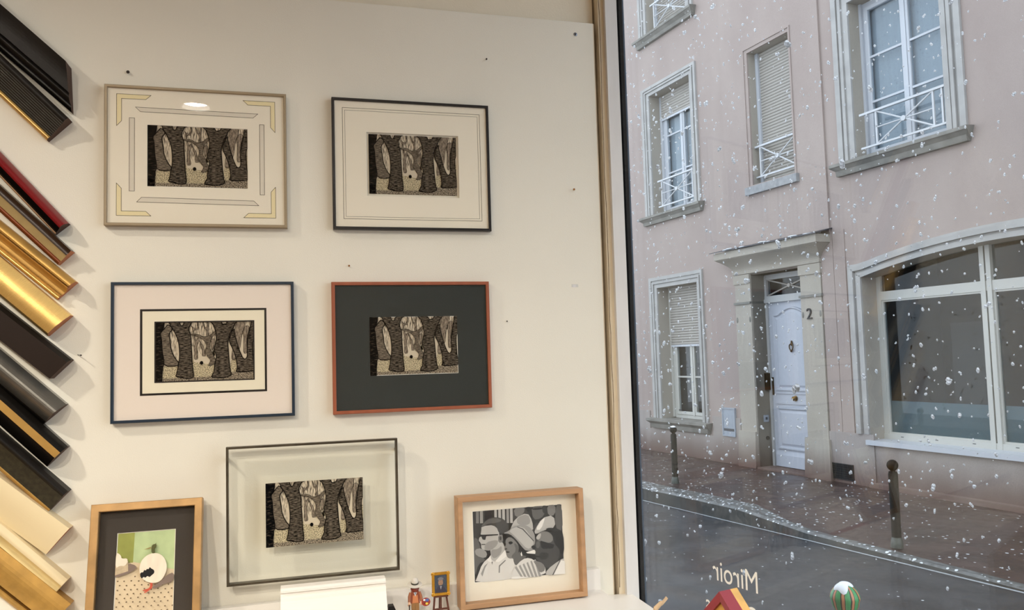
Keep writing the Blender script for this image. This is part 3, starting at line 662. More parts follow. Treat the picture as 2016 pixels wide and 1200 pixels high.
MB().lathe([(.0064, .0008), (.0071, .0008), (.0071, .0030), (.0066, .0034)], M['toy_band'], n=32).build('hat_band', o, smooth=True)
MB().ell((0, -.0005, .0570), .0062, .0060, .0060, M['toy_skin']).build('head', t, smooth=True)
MB().ell((0, -.0035, .0530), .0066, .0050, .0052, M['toy_beard']).ell((-.0062, -.001, .0545), .0018, .003, .004, M['toy_beard']).ell((.0062, -.001, .0545), .0018, .003, .004, M['toy_beard']).build('beard', t, smooth=True)
MB().prism([(-.0085, -.004, .0275), (.0085, -.004, .0275), (.0080, .004, .0275), (-.0080, .004, .0275)], [(-.0072, -.0035, .0495), (.0072, -.0035, .0495), (.0070, .0035, .0495), (-.0070, .0035, .0495)], M['toy_jacket']).build('jacket', t)
b = MB().prism([(-.0060, -.0048, .0285), (.0060, -.0048, .0285), (.0058, -.0035, .0285), (-.0058, -.0035, .0285)], [(-.0042, -.0043, .0425), (.0042, -.0043, .0425), (.0042, -.003, .0425), (-.0042, -.003, .0425)], M['toy_orange']).build('waistcoat', t)
MB().flat([(-.003, .048), (0, .0405), (.003, .048)], -.0050, M['toy_white']).flat([(-.0016, .0475), (0, .042), (.0016, .0475)], -.0052, M['toy_blue']).build('collar', t)
for s in (-1, 1):
    MB().tube([(s * .0078, 0, .0470), (s * .0105, -.0015, .0400), (s * .0115, -.005, .0310)], [.0030, .0030, .0027], M['toy_brown'], 10).build('arm', t, smooth=True)
    MB().tube([(s * .0115, -.005, .0312), (s * .0117, -.0066, .0275)], [.0021, .0019], M['toy_skin'], 8).tube([(s * .0117 + .0022 * math.cos(a), -.0066 - .0022 * math.sin(a) * .6, .0262 + .0022 * math.sin(a) * .8) for a in [R(x) for x in range(60, 400, 40)]], .0010, M['toy_skin'], 6).build('hand', t, smooth=True)
    MB().prism([(s * .0036 - .0030, -.0045, 0), (s * .0036 + .0030, -.0045, 0), (s * .0036 + .0030, .004, 0), (s * .0036 - .0030, .004, 0)], [(s * .0036 - .0036, -.004, .0280), (s * .0036 + .0036, -.004, .0280), (s * .0036 + .0036, .004, .0280), (s * .0036 - .0036, .004, .0280)], M['toy_trousers']).build('leg', t)
mm('pal_red', S(150, 48, 36), .3); mm('pal_yellow', S(226, 196, 70), .3); mm('pal_blue', S(84, 98, 150), .3)
t = thing('toy_palette', 'tiny round toy paint palette held in the toy painter\'s left hand', 'toy palette', T(.2210, -.069, ZS + .0285))
b = MB().lathe([(.0001, -.0006), (.0078, -.0006), (.0078, .0006), (.0001, .0006)], M['pal_red'], n=24); b.v = [(x, z, y * .92) for x, y, z in b.v]; b.build('palette_board', t)
for x, z, r, k in ((.002, .003, .0036, 'pal_blue'), (-.003, .0036, .0022, 'toy_white'), (.0015, -.003, .0026, 'pal_yellow'), (-.003, -.001, .0022, 'toy_beard')):
    b = MB().ell((0, 0, 0), r, .0008, r * .8, M[k], 12); o = b.build('paint_blob', t, smooth=True); o.location = (x, -.0008, z)
t = MB().tube([(0, 0, .008), (.0003, 0, -.010)], [.0013, .0008], M['toy_dark'], 8).build('toy_brush', None, T(.1918, -.068, ZS + .0180)); t['label'] = 'tiny dark brush in the toy painter\'s right hand'; t['category'] = 'toy brush'
# easel
mm('easel_brown', S(84, 40, 24), .4)
mm('mini_gold', S(196, 142, 46), .3, .6, var=.1, vs=200)
t = thing('toy_easel', 'little dark brown toy easel holding a tiny gilt framed portrait', 'toy easel', T(.2490, -.058, ZS))
for s in (-1, 1):
    MB().prism([(s * .0145 - .0016, -.006, 0), (s * .0145 + .0016, -.006, 0), (s * .0145 + .0016, -.003, 0), (s * .0145 - .0016, -.003, 0)], [(s * .0085 - .0016, 0, .050), (s * .0085 + .0016, 0, .050), (s * .0085 + .0016, .003, .050), (s * .0085 - .0016, .003, .050)], M['easel_brown']).build('leg', t)
MB().prism([(-.0012, .016, 0), (.0012, .016, 0), (.0012, .018, 0), (-.0012, .018, 0)], [(-.0012, .002, .052), (.0012, .002, .052), (.0012, .004, .052), (-.0012, .004, .052)], M['easel_brown']).build('rear_leg', t)
MB().box(-.0018, .0018, -.003, 0, .010, .070, M['easel_brown']).build('mast', t)
MB().box(-.0125, .0125, -.0045, -.002, .0095, .0125, M['easel_brown']).build('crossbar', t)
MB().box(-.0130, .0130, -.0075, -.001, .0325, .0350, M['easel_brown']).build('picture_rest', t)
t = thing('miniature_painting', 'tiny gilt framed dark blue portrait on the toy easel', 'toy painting', T(.2490, -.0628, ZS + .0352))
b = MB().ring(-.0160, .0160, 0, .0410, .0050, -.0025, 0, M['mini_gold'], .0006)
for s in (-1, 1):
    for z in (.0025, .0385): b.ell((s * .0140, -.0020, z), .0034, .0016, .0034, M['mini_gold'], 10)
b.build('gilt_frame', t)
mm('mp_blue', S(58, 66, 78), .5, var=.25, vs=500); mm('mp_skin', S(150, 116, 92), .5, var=.2, vs=500); mm('mp_coat', S(52, 46, 60), .5); mm('mp_shirt', S(150, 146, 150), .5); mm('mp_hat', S(110, 108, 112), .5)
b = MB().box(-.0112, .0112, -.0012, -.0005, .0045, .0365, M['mp_blue'])
b.flat(chaikin([(-.010, .0048), (.010, .0048), (.008, .013), (.002, .017), (-.003, .017), (-.008, .013)], 1), -.00128, M['mp_coat']).flat(chaikin([(-.004, .018), (.0035, .018), (.0045, .024), (.003, .029), (-.003, .029), (-.0045, .024)], 2), -.00134, M['mp_skin'])
b.flat([(-.0015, .0165), (0, .010), (.002, .0165)], -.0014, M['mp_shirt']).flat(chaikin([(-.006, .027), (.006, .027), (.004, .032), (-.004, .032)], 1), -.0014, M['mp_hat'])
b.build('portrait', t)

# ================================================================ by the shop window
mm('house_red', S(140, 44, 54), .4); mm('house_gold', S(214, 170, 96), .45, var=.12, vs=60); mm('house_inner', S(196, 146, 66), .5)
ap = .2905; hw = .055
t = thing('house_ornament', 'small red and gold gabled ornament with a pointed top on the window sill', 'ornament', T(.4760, -.6470, 1.05) @ Matrix.Rotation(R(-77), 4, 'Z'))
def gable(w_, top, z0=0): return [(-w_, z0), (w_, z0), (w_, top - w_), (0, top), (-w_, top - w_)]
o_ = gable(hw, ap); i_ = gable(hw - .0085, ap - .012, .0085)
def shell(b, ya, yb, m_):
    for k in range(5):
        j = (k + 1) % 5
        b.add([(o_[k][0], ya, o_[k][1]), (o_[j][0], ya, o_[j][1]), (o_[j][0], yb, o_[j][1]), (o_[k][0], yb, o_[k][1])], [(0, 1, 2, 3)], m_)
b = MB()
for k in range(5):
    j = (k + 1) % 5
    b.add([(o_[k][0], 0, o_[k][1]), (o_[j][0], 0, o_[j][1]), (i_[j][0], .001, i_[j][1]), (i_[k][0], .001, i_[k][1])], [(0, 1, 2, 3)], M['house_red'])
    b.add([(i_[k][0], .001, i_[k][1]), (i_[j][0], .001, i_[j][1]), (i_[j][0], .005, i_[j][1]), (i_[k][0], .005, i_[k][1])], [(0, 1, 2, 3)], M['house_red'])
shell(b, 0, .017, M['house_red']); b.build('red_rim', t)
b = MB(); shell(b, .017, .028, M['house_gold']); b.add([(x, .028, z) for x, z in o_], [tuple(range(5))], M['house_gold']); b.build('gold_back', t)
MB().add([(x, .005, z) for x, z in i_], [tuple(range(5))], M['house_inner']).build('gold_panel', t)
MB().flat(chaikin([(-.001, .262), (.004, .268), (.009, .262), (.007, .252), (.005, .252), (.005, .259), (.002, .259), (.002, .250), (-.001, .250)], 1), .0047, M['bp_black']).build('painted_mark', t)
# pale wooden articulated stick (mannequin hand reaching up)
mm('beech', S(206, 180, 146), .5, var=.08, vs=60)
t = thing('wooden_mannequin', 'pale wooden artist mannequin on the window sill with one arm raised', 'mannequin', T(.470, -.432, 1.05))
bz = -.02
MB().lathe([(.0001, 0), (.028, 0), (.028, .006), (.0001, .007)], M['beech'], n=24).build('base', t)
MB().tube([(0, 0, .006), (0, 0, .10)], .0016, M['steel_dark'], 8).build('support_rod', t)
MB().ell((0, 0, .150), .010, .008, .020, M['beech']).ell((0, 0, .112), .009, .008, .012, M['beech']).build('torso', t, smooth=True)
for s in (-1, 1): MB().tube([(s * .005, 0, .105), (s * .008, 0, .058), (s * .008, 0, .010)], [.005, .0035, .003], M['beech'], 10).build('leg', t, smooth=True)
MB().ell((.002, 0, .182), .006, .006, .008, M['beech']).build('head', t, smooth=True)
MB().tube([(.010, 0, .163), (.016, -.004, .190), (.020, -.008, .209)], [.004, .0032, .0028], M['beech'], 10).tube([(.020, -.008, .209), (.029, -.012, .219)], [.0036, .0028], M['beech'], 10).build('raised_arm', t, smooth=True)
MB().tube([(-.010, 0, .163), (-.016, -.002, .135), (-.014, -.006, .108)], [.004, .003, .0025], M['beech'], 10).build('arm', t, smooth=True)
o = MB().prism([(.0265, -.0125, .2165), (.0290, -.0125, .2140), (.0290, -.0105, .2140), (.0265, -.0105, .2165)], [(.0345, -.0150, .2265), (.0370, -.0150, .2235), (.0370, -.0130, .2235), (.0345, -.0130, .2265)], M['beech']).build('hand', t)

# lettering on the glass, reads Miroir from the street
mm('vinyl_cream', S(240, 238, 232), .6)
def text_mesh(body, size, thick=.0004):
    cu = bpy.data.curves.new('txt', 'FONT'); cu.body = body; cu.size = size; cu.extrude = thick
    tmp = bpy.data.objects.new('txt', cu); COL.objects.link(tmp); dg = bpy.context.evaluated_depsgraph_get()
    me = bpy.data.meshes.new_from_object(tmp.evaluated_get(dg)); bpy.data.objects.remove(tmp); return me
def glass_text(body, capz0, cap, right, width):
    me = text_mesh(body, 1, 0)
    xs = [v.co.x for v in me.vertices]; ys = [v.co.y for v in me.vertices]
    cz = .729 if False else 1
    x0, x1 = min(xs), max(xs); y0, y1 = 0, max(ys)
    for v in me.vertices:
        X = right - (v.co.x - x0) / (x1 - x0) * width; Z = capz0 + v.co.y / (y1 - y0) * cap
        v.co = (X, 0, Z)
    return me
def merge_text(name, specs, mtl, M4):
    vs, fs = [], []
    for s in specs:
        me = glass_text(*s); o_ = len(vs)
        vs += [tuple(v.co) for v in me.vertices]; fs += [[o_ + i for i in p.vertices] for p in me.polygons]
    n = len(vs); mesh = bpy.data.meshes.new(name); mesh.from_pydata([(x, -.0003, z) for x, y, z in vs], [], fs); mesh.materials.append(mtl)
    o = bpy.data.objects.new(name, mesh); COL.objects.link(o); o.matrix_world = M4; return o
o = merge_text('window_lettering', [('Miroir', 1.2235, .0345, .3320, .1065)], M['vinyl_cream'], GM)
o['label'] = 'cream vinyl word Miroir on the shop window, seen mirrored from inside'; o['category'] = 'lettering'
o = thing('window_lettering', 'x', 'lettering', GM)
for spec in (('C', 1.1640, .0345, .3320, .0240), ('s', 1.1640, .0200, .2150, .0110)):
    q = merge_text('letter', [spec], M['vinyl_cream'], I4); q.parent = o
o['label'] = 'tops of cream vinyl letters below the word Miroir, partly behind the red house shape'; o['category'] = 'lettering'

EXT = .60
def SX(r, g, b):
    c = S(r, g, b); return (c[0] * EXT, c[1] * EXT, c[2] * EXT, 1)
# ================================================================ STREET
def groundmat(name, base, base2, rough, speck=True, vs=3, sp_scale=22, sp_r=.09):
    mt = bpy.data.materials.new(name); mt.use_nodes = True
    N, L = mt.node_tree.nodes, mt.node_tree.links; b = N['Principled BSDF']
    tc = N.new('ShaderNodeTexCoord')
    n = N.new('ShaderNodeTexNoise'); n.inputs['Scale'].default_value = vs; n.inputs['Detail'].default_value = 8; L.new(tc.outputs['Object'], n.inputs['Vector'])
    r = ramp(N, L, n.outputs['Fac'], [(.35, base), (.65, base2)])
    n3 = N.new('ShaderNodeTexNoise'); n3.inputs['Scale'].default_value = 240; L.new(tc.outputs['Object'], n3.inputs['Vector'])
    mx = N.new('ShaderNodeMixRGB'); mx.blend_type = 'OVERLAY'; mx.inputs[0].default_value = .5; L.new(r.outputs[0], mx.inputs[1]); L.new(n3.outputs['Fac'], mx.inputs[2])
    out = mx.outputs[0]
    rr = ramp(N, L, n.outputs['Fac'], [(.4, (rough * .7,) * 3 + (1,)), (.6, (rough * 1.2,) * 3 + (1,))])
    if speck:        # fallen flakes not yet melted
        v = N.new('ShaderNodeTexVoronoi'); v.inputs['Scale'].default_value = sp_scale; L.new(tc.outputs['Object'], v.inputs['Vector'])
        nz = N.new('ShaderNodeTexNoise'); nz.inputs['Scale'].default_value = 2.2; L.new(tc.outputs['Object'], nz.inputs['Vector'])
        sb = N.new('ShaderNodeMath'); sb.operation = 'MULTIPLY'; sb.inputs[1].default_value = sp_r * 2; L.new(nz.outputs['Fac'], sb.inputs[0])
        lt = N.new('ShaderNodeMath'); lt.operation = 'LESS_THAN'; L.new(v.outputs['Distance'], lt.inputs[0]); L.new(sb.outputs[0], lt.inputs[1])
        sc_ = N.new('ShaderNodeSeparateColor'); L.new(v.outputs['Color'], sc_.inputs[0])
        l2 = N.new('ShaderNodeMath'); l2.operation = 'LESS_THAN'; l2.inputs[1].default_value = .4; L.new(sc_.outputs[0], l2.inputs[0])
        an = N.new('ShaderNodeMath'); an.operation = 'MULTIPLY'; L.new(lt.outputs[0], an.inputs[0]); L.new(l2.outputs[0], an.inputs[1])
        m2 = N.new('ShaderNodeMixRGB'); m2.inputs[2].default_value = (.62, .66, .70, 1); L.new(an.outputs[0], m2.inputs[0]); L.new(out, m2.inputs[1]); out = m2.outputs[0]
    L.new(out, b.inputs['Base Color']); L.new(rr.outputs[0], b.inputs['Roughness'])
    bp = N.new('ShaderNodeBump'); bp.inputs['Strength'].default_value = .35; bp.inputs['Distance'].default_value = .004; L.new(n3.outputs['Fac'], bp.inputs['Height']); L.new(bp.outputs[0], b.inputs['Normal'])
    M[name] = mt; return mt
groundmat('wet_asphalt', SX(58, 60, 64), SX(78, 80, 84), .42, sp_scale=13, sp_r=.10)
groundmat('wet_pavement', SX(66, 52, 50), SX(92, 74, 70), .40, sp_scale=15, sp_r=.17)
groundmat('wet_granite', SX(84, 88, 88), SX(134, 138, 138), .4, vs=20, sp_scale=26, sp_r=.36)
mm('kerb_face', SX(56, 57, 54), .5, var=.35, vs=9)
mm('gutter_line', SX(200, 206, 210), .4, var=.15, vs=40)

def rz(u): return -.268 + .018 * (u)          # road surface height along the street
def kz(u):                                     # top of the kerb
    if u < 2.0: return -.10 + .018 * max(0, u) * .9
    return -.07 - .065 * min(1, (u - 2.0) / 1.0) - 0.002 * max(0, u - 3)
us = [-14, -10, -6, -4, -2, -1, 0, .5, 1, 1.5, 2, 2.25, 2.5, 2.75, 3, 3.5, 4, 5, 6, 8, 12]
def strip(b, rows, m_):
    """rows: list of functions u->(y,z)"""
    o = len(b.v); vs = [(u,) + tuple(f(u)) for u in us for f in rows]; k = len(rows)
    fs = [(i * k + j, (i + 1) * k + j, (i + 1) * k + j + 1, i * k + j + 1) for i in range(len(us) - 1) for j in range(k - 1)]
    b.add(vs, fs, m_)
def wob(u, a=.012): return a * mnoise.noise(Vector((u * 3.1, 0, 0)))
zpf = lambda u: -.172
b = MB(); strip(b, [lambda u: (.3, -.172), lambda u: (0, -.172), lambda u: (-1.2, (-.172 + kz(u)) / 2 ), lambda u: (-2.60, kz(u) - .012)], M['wet_pavement']); st('sidewalk', b, FM)
kb = lambda u: -2.37 - .2 * min(1, max(0, (u - 2.0) / .8))
b = MB(); strip(b, [lambda u: (kb(u), kz(u) + .004 + wob(u)), lambda u: (-2.62 + wob(u), kz(u) + wob(u)), lambda u: (-2.65 + wob(u), kz(u) - .02)], M['wet_granite']); strip(b, [lambda u: (-2.65 + wob(u), kz(u) - .02), lambda u: (-2.66, rz(u) - .02)], M['kerb_face']); st('kerb', b, FM)
b = MB(); strip(b, [lambda u: (-2.655, rz(u)), lambda u: (-4.4, rz(u) + .03), lambda u: (-6.3, rz(u) - .0)], M['wet_asphalt']); st('road', b, FM)
b = MB(); strip(b, [lambda u: (-2.655 - .002, rz(u) + .004), lambda u: (-2.682 + wob(u, .012), rz(u) + .003)], M['gutter_line']); st('gutter_line', b, FM)
b = MB(); strip(b, [lambda u: (-6.3, rz(u) - .05), lambda u: (-6.3, -.12), lambda u: (-8.6, -.10)], M['wet_pavement']); st('near_sidewalk', b, FM)

# ================================================================ HOUSE across the street
def stucco(name, base, base2, z_dirt=True):
    mt = bpy.data.materials.new(name); mt.use_nodes = True
    N, L = mt.node_tree.nodes, mt.node_tree.links; b = N['Principled BSDF']; b.inputs['Roughness'].default_value = .88
    tc = N.new('ShaderNodeTexCoord'); sp = N.new('ShaderNodeSeparateXYZ'); L.new(tc.outputs['Object'], sp.inputs[0])
    n = N.new('ShaderNodeTexNoise'); n.inputs['Scale'].default_value = 1.3; n.inputs['Detail'].default_value = 6
    mp = N.new('ShaderNodeMapping'); mp.inputs['Scale'].default_value = (1, 1, .45); L.new(tc.outputs['Object'], mp.inputs[0]); L.new(mp.outputs[0], n.inputs['Vector'])
    r = ramp(N, L, n.outputs['Fac'], [(.3, base), (.7, base2)])
    n2 = N.new('ShaderNodeTexNoise'); n2.inputs['Scale'].default_value = 150; n2.inputs['Detail'].default_value = 3; L.new(tc.outputs['Object'], n2.inputs['Vector'])
    mx = N.new('ShaderNodeMixRGB'); mx.blend_type = 'OVERLAY'; mx.inputs[0].default_value = .25; L.new(r.outputs[0], mx.inputs[1]); L.new(n2.outputs['Fac'], mx.inputs[2])
    out = mx.outputs[0]
    if z_dirt:      # splashed reddish dirt at the foot of the wall
        a = N.new('ShaderNodeMath'); a.operation = 'MULTIPLY_ADD'; a.inputs[1].default_value = .35; L.new(n.outputs['Fac'], a.inputs[0]); L.new(sp.outputs['Z'], a.inputs[2])
        rr = ramp(N, L, a.outputs[0], [(0.0, (1, 1, 1, 1)), (.16, (.75, .75, .75, 1)), (.46, (0, 0, 0, 1))])
        m2 = N.new('ShaderNodeMixRGB'); m2.inputs[2].default_value = SX(120, 96, 88); L.new(rr.outputs[0], m2.inputs[0]); L.new(out, m2.inputs[1]); out = m2.outputs[0]
    L.new(out, b.inputs['Base Color'])
    bp = N.new('ShaderNodeBump'); bp.inputs['Strength'].default_value = .4; bp.inputs['Distance'].default_value = .004; L.new(n2.outputs['Fac'], bp.inputs['Height']); L.new(bp.outputs[0], b.inputs['Normal'])
    M[name] = mt; return mt
stucco('pink_stucco', SX(184, 168, 161), SX(198, 183, 175))
stucco('grey_plinth', SX(178, 170, 164), SX(194, 185, 179))
stucco('pale_stone', SX(188, 181, 168), SX(204, 197, 185))
mm('surround_stone', SX(198, 197, 194), .8, var=.08, vs=4, bump=.2, bs=200)
mm('sill_stone', SX(152, 150, 143), .85, var=.15, vs=6, bump=.3, bs=150)
mm('grey_slab', SX(176, 178, 180), .85, var=.15, vs=12)
mm('white_upvc', SX(224, 230, 238), .35)
mm('warm_upvc', SX(226, 226, 218), .4)
mm('shutter_beige', SX(196, 191, 183), .5)
mm('white_iron', SX(232, 236, 240), .4)
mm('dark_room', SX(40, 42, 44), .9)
mm('pane_backing', SX(196, 204, 212), .9, var=.05, vs=12, stretch=(6, 1, .2))
mm('frosted_band', SX(150, 176, 178), .6, var=.03)
mm('door_paint', SX(212, 218, 230), .4, var=.02)
mm('door_frame_paint', SX(210, 212, 212), .45)
mm('slate', SX(72, 74, 80), .5, var=.2, vs=20)
mm('slate_snow', S(210, 216, 222), .7)
mm('brass', SX(150, 118, 66), .3, .9); mm('brass_dark', SX(92, 74, 48), .4, .8)
mm('iron_grey', SX(60, 62, 64), .4, .7)
mm('meter_grey', SX(178, 188, 200), .5, var=.06, vs=30, stretch=(1, 1, .3))
mm('meter_dark', SX(84, 88, 94), .6)
M['clear_glass'] = glassmat('clear_glass', (.86, .90, .92, 1), 1.4)
M['house_glass'] = glassmat('house_glass', (.72, .77, .80, 1), 1.32)
house = thing('house', 'pink stucco town house across the street with white windows and a pale front door', 'building', FM)

def reveal_box(b, x0, x1, z0, z1, y0, y1, m_, top=True, bottom=True):
    b.add([(x0, y0, z0), (x0, y1, z0), (x0, y1, z1), (x0, y0, z1)], [(0, 1, 2, 3)], m_); b.add([(x1, y0, z0), (x1, y1, z0), (x1, y1, z1), (x1, y0, z1)], [(0, 1, 2, 3)], m_)
    if top: b.add([(x0, y0, z1), (x0, y1, z1), (x1, y1, z1), (x1, y0, z1)], [(0, 1, 2, 3)], m_)
    if bottom: b.add([(x0, y0, z0), (x0, y1, z0), (x1, y1, z0), (x1, y0, z0)], [(0, 1, 2, 3)], m_)
HOLES = [(-3.215, -1.975, 7.55, 9.75), (-3.215, -1.975, 4.16, 6.40), (-.502, .384, 4.12, 6.22), (1.469, 2.80, 4.08, 6.18), (-3.20, -2.01, .44, 2.81), (-.68, .37, -.18, 2.78), (1.432, 5.47, .42, 2.84), (1.469, 2.80, 7.6, 9.9), (5.0, 6.4, 4.08, 6.18), (-6.6, -5.4, 4.16, 6.4)]
b = MB()
xs = sorted(set([-13, 11] + [h[0] for h in HOLES] + [h[1] for h in HOLES])); zs = sorted(set([-.3, 11.5] + [h[2] for h in HOLES] + [h[3] for h in HOLES]))
for i in range(len(xs) - 1):
    for j in range(len(zs) - 1):
        cx, cz = (xs[i] + xs[i + 1]) / 2, (zs[j] + zs[j + 1]) / 2
        if any(h[0] < cx < h[1] and h[2] < cz < h[3] for h in HOLES): continue
        b.add([(xs[i], 0, zs[j]), (xs[i + 1], 0, zs[j]), (xs[i + 1], 0, zs[j + 1]), (xs[i], 0, zs[j + 1])], [(0, 1, 2, 3)], M['pink_stucco'])
for h in HOLES: reveal_box(b, h[0], h[1], h[2], h[3], 0, .34, M['pale_stone'])
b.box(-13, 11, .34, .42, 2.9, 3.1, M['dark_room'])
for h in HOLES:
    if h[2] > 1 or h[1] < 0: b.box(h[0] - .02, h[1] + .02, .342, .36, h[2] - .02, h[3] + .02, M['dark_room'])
b.build('facade_wall', house)
# central bay and base course
b = MB()
b.box(-1.13, -.502, -.03, .001, 3.2, 11.5, M['pink_stucco']).box(.384, .96, -.03, .001, 3.2, 11.5, M['pink_stucco']).box(-.502, .384, -.03, .001, 3.2, 4.12, M['pink_stucco']).box(-.502, .384, -.03, .001, 6.22, 11.5, M['pink_stucco'])
b.box(.77, .985, -.012, .001, .50, 3.2, M['pink_stucco']).box(.992, 1.19, -.012, .001, .50, 3.2, M['pink_stucco'])
b.build('projecting_bay', house)
b = MB().box(-13, -3.6, -.02, .001, -.3, .56, M['grey_plinth']).box(-3.6, -1.06, -.02, .001, -.3, .24, M['grey_plinth']).box(-1.75, -1.06, -.02, .001, .24, .56, M['grey_plinth']).box(.76, 1.5, -.025, .001, -.3, .50, M['grey_plinth']).box(1.5, 5.5, -.01, .001, -.3, .37, M['grey_plinth']).box(5.5, 11, -.025, .001, -.3, .50, M['grey_plinth'])
b.build('plinth', house)
b = MB().polyyz([(.0, -.10), (-.05, -.115), (-.06, -.19), (.0, -.19)], 1.42, 11, M['pale_stone']).build('base_kerb', house)

def surround(par, x0, x1, z0, z1, X0, X1, Z1, m_=None, Z0=None):
    """moulded stone band: inner opening x0..x1,z0..z1, outer X0..X1, top Z1 (three sides)"""
    m_ = m_ or M['surround_stone']; b = MB(); Z0 = Z0 if Z0 is not None else z0
    w_ = x0 - X0
    for (a, c, y) in ((0, .30, -.035), (.30, .45, -.012), (.45, .62, -.045), (.62, .72, -.02), (.72, 1, -.03)):
        l0, l1 = X0 + w_ * a, X0 + w_ * c; r0, r1 = X1 - (X1 - x1) * a, X1 - (X1 - x1) * c; t0, t1 = Z1 - (Z1 - z1) * a, Z1 - (Z1 - z1) * c
        b.polyxz([(l0, Z0), (l1, Z0), (l1, t1), (r1, t1), (r1, Z0), (r0, Z0), (r0, t0), (l0, t0)], y, .002, m_)
    return b.build('stone_surround', par)
def sill(par, x0, x1, zt, thick=.16, proj=.14, m_=None):
    m_ = m_ or M['sill_stone']
    a = [(0.003, zt), (-proj, zt - .01), (-proj, zt - .05), (-proj + .02, zt - .06), (-proj * .55, zt - .10), (-proj * .5, zt - thick + .02), (-proj * .45, zt - thick), (.003, zt - thick)]
    b = MB(); d = .05
    b.add([(x0 + (0 if i in (0, 1, 2, 3) else d), y, z) for i, (y, z) in enumerate(a)] + [(x1 - (0 if i in (0, 1, 2, 3) else d), y, z) for i, (y, z) in enumerate(a)],
          [(i, (i + 1) % 8, 8 + (i + 1) % 8, 8 + i) for i in range(8)] + [tuple(range(8))[::-1], tuple(range(8, 16))], m_)
    b.box(x0 + .06, x1 - .06, -.001, .3, zt - .01, zt + .002, m_)
    return b.build('stone_sill', par)
def shutter(par, x0, x1, z0, z1, y, pitch=.045):
    b = MB(); n = max(2, int((z1 - z0) / pitch)); h = (z1 - z0) / n
    for i in range(n):
        za = z0 + i * h
        b.polyyz([(y, za + .002), (y - .009, za + h * .3), (y - .009, za + h * .7), (y, za + h - .002), (y + .01, za + h - .002), (y + .01, za + .002)], x0, x1, M['shutter_beige'])
    b.box(x0, x1, y - .012, y + .01, z0 - .035, z0, M['white_upvc'])
    return b.build('roller_shutter', par)
def railing(par, x0, x1, z0, z1, y, cx0=None, cx1=None, extra=()):
    """white iron guard rail: rails, posts, crossed bars and centre rosette"""
    b = MB(); r = .011; cx0 = cx0 if cx0 is not None else x0 + .14; cx1 = cx1 if cx1 is not None else x1 - .02
    b.box(x0, x1, y - .02, y + .02, z1 - .014, z1 + .014, M['white_iron']).box(x0, x1, y - .012, y + .012, z0 - .012, z0 + .012, M['white_iron'])
    for x in (cx0, cx1) + tuple(extra): b.box(x - .012, x + .012, y - .01, y + .01, z0, z1, M['white_iron'])
    zm, xm = (z0 + z1) / 2, (cx0 + cx1) / 2
    b.tube([(cx0, y, z0 + .01), (cx1, y, z1 - .01)], r, M['white_iron'], 6).tube([(cx0, y, z1 - .01), (cx1, y, z0 + .01)], r, M['white_iron'], 6).tube([(cx0, y, zm), (cx1, y, zm)], r * .8, M['white_iron'], 6)
    b.tube([(xm, y - .022, zm), (xm, y + .022, zm)], .034, M['white_iron'], 12)
    return b.build('guard_railing', par)
def casement(par, x0, x1, z0, z1, y, bars, upvc='white_upvc', fr=.055, mid=True, curtain_m=None, low=None):
    """two-leaf casement: outer frame, leaves, glazing bars, panes, curtain"""
    U = M[upvc]; b = MB().ring(x0, x1, z0, z1, fr, y - .03, y + .04, U)
    b.build('window_frame', par)
    xm = (x0 + x1) / 2; b = MB(); g = MB()
    for a, c in ((x0 + fr, xm), (xm, x1 - fr)) if mid else ((x0 + fr, x1 - fr),):
        b.ring(a + .002, c - .002, z0 + fr + .002, z1 - fr - .002, .058, y - .045, y + .01, U, .006)
        for z in bars: b.box(a + .05, c - .05, y - .038, y - .012, z - .014, z + .014, U)
        g.box(a + .05, c - .05, y - .018, y - .014, z0 + fr + .05, z1 - fr - .05, M['clear_glass'])
    if mid: b.box(xm - .022, xm + .022, y - .055, y - .03, z0 + fr, z1 - fr, U)
    b.build('sash', par); g.build('window_pane', par)
    MB().box(x0, x1, y + .05, y + .06, z0, z1, curtain_m or M['pane_backing']).build('pane_backing', par)
def window(label=None):
    o = bpy.data.objects.new('window', None); COL.objects.link(o); o.parent = house
    if label: o['label'] = label
    return o
# upper left (second floor, only its foot in view)
wd = window('upper floor window with drawn shutter')
surround(wd, -3.215, -1.975, 7.53, 9.75, -3.46, -1.805, 9.98); sill(wd, -3.54, -1.72, 7.53); shutter(wd, -3.21, -1.98, 7.56, 9.75, .22); railing(wd, -3.13, -2.03, 7.62, 8.1, .04, -3.02, -2.05)
MB().box(-3.215, -3.16, .19, .26, 7.53, 9.75, M['white_upvc']).build('shutter_track', wd)
# first-floor left
wd = window('window with half-lowered shutter and crossed railing')
surround(wd, -3.215, -1.975, 4.15, 6.40, -3.465, -1.805, 6.575); sill(wd, -3.54, -1.72, 4.15)
shutter(wd, -3.15, -1.98, 5.96, 6.40, .205); casement(wd, -3.15, -1.98, 4.17, 6.38, .27, [4.92, 5.62])
MB().box(-3.215, -3.15, .21, .29, 4.16, 6.40, M['white_upvc']).build('shutter_track', wd); railing(wd, -3.08, -2.02, 4.29, 4.76, .02, -2.97, -2.05)
# narrow middle window, shutter fully down
wd = window('narrow window with fully lowered shutter')
b = MB().ring(-.59, .43, 4.12, 6.30, .025, -.045, -.028, M['pink_stucco']).build('recess_band', wd)
shutter(wd, -.45, .384, 4.20, 6.22, .17); MB().box(-.502, -.445, .13, .22, 4.14, 6.22, M['white_upvc']).box(-.502, .384, .15, .22, 4.12, 4.20, M['white_upvc']).build('shutter_track', wd)
railing(wd, -.50, .384, 4.27, 4.74, .06, -.40, .35)
MB().box(-.62, .47, -.09, .16, 4.0, 4.12, M['grey_slab']).build('concrete_sill', wd)
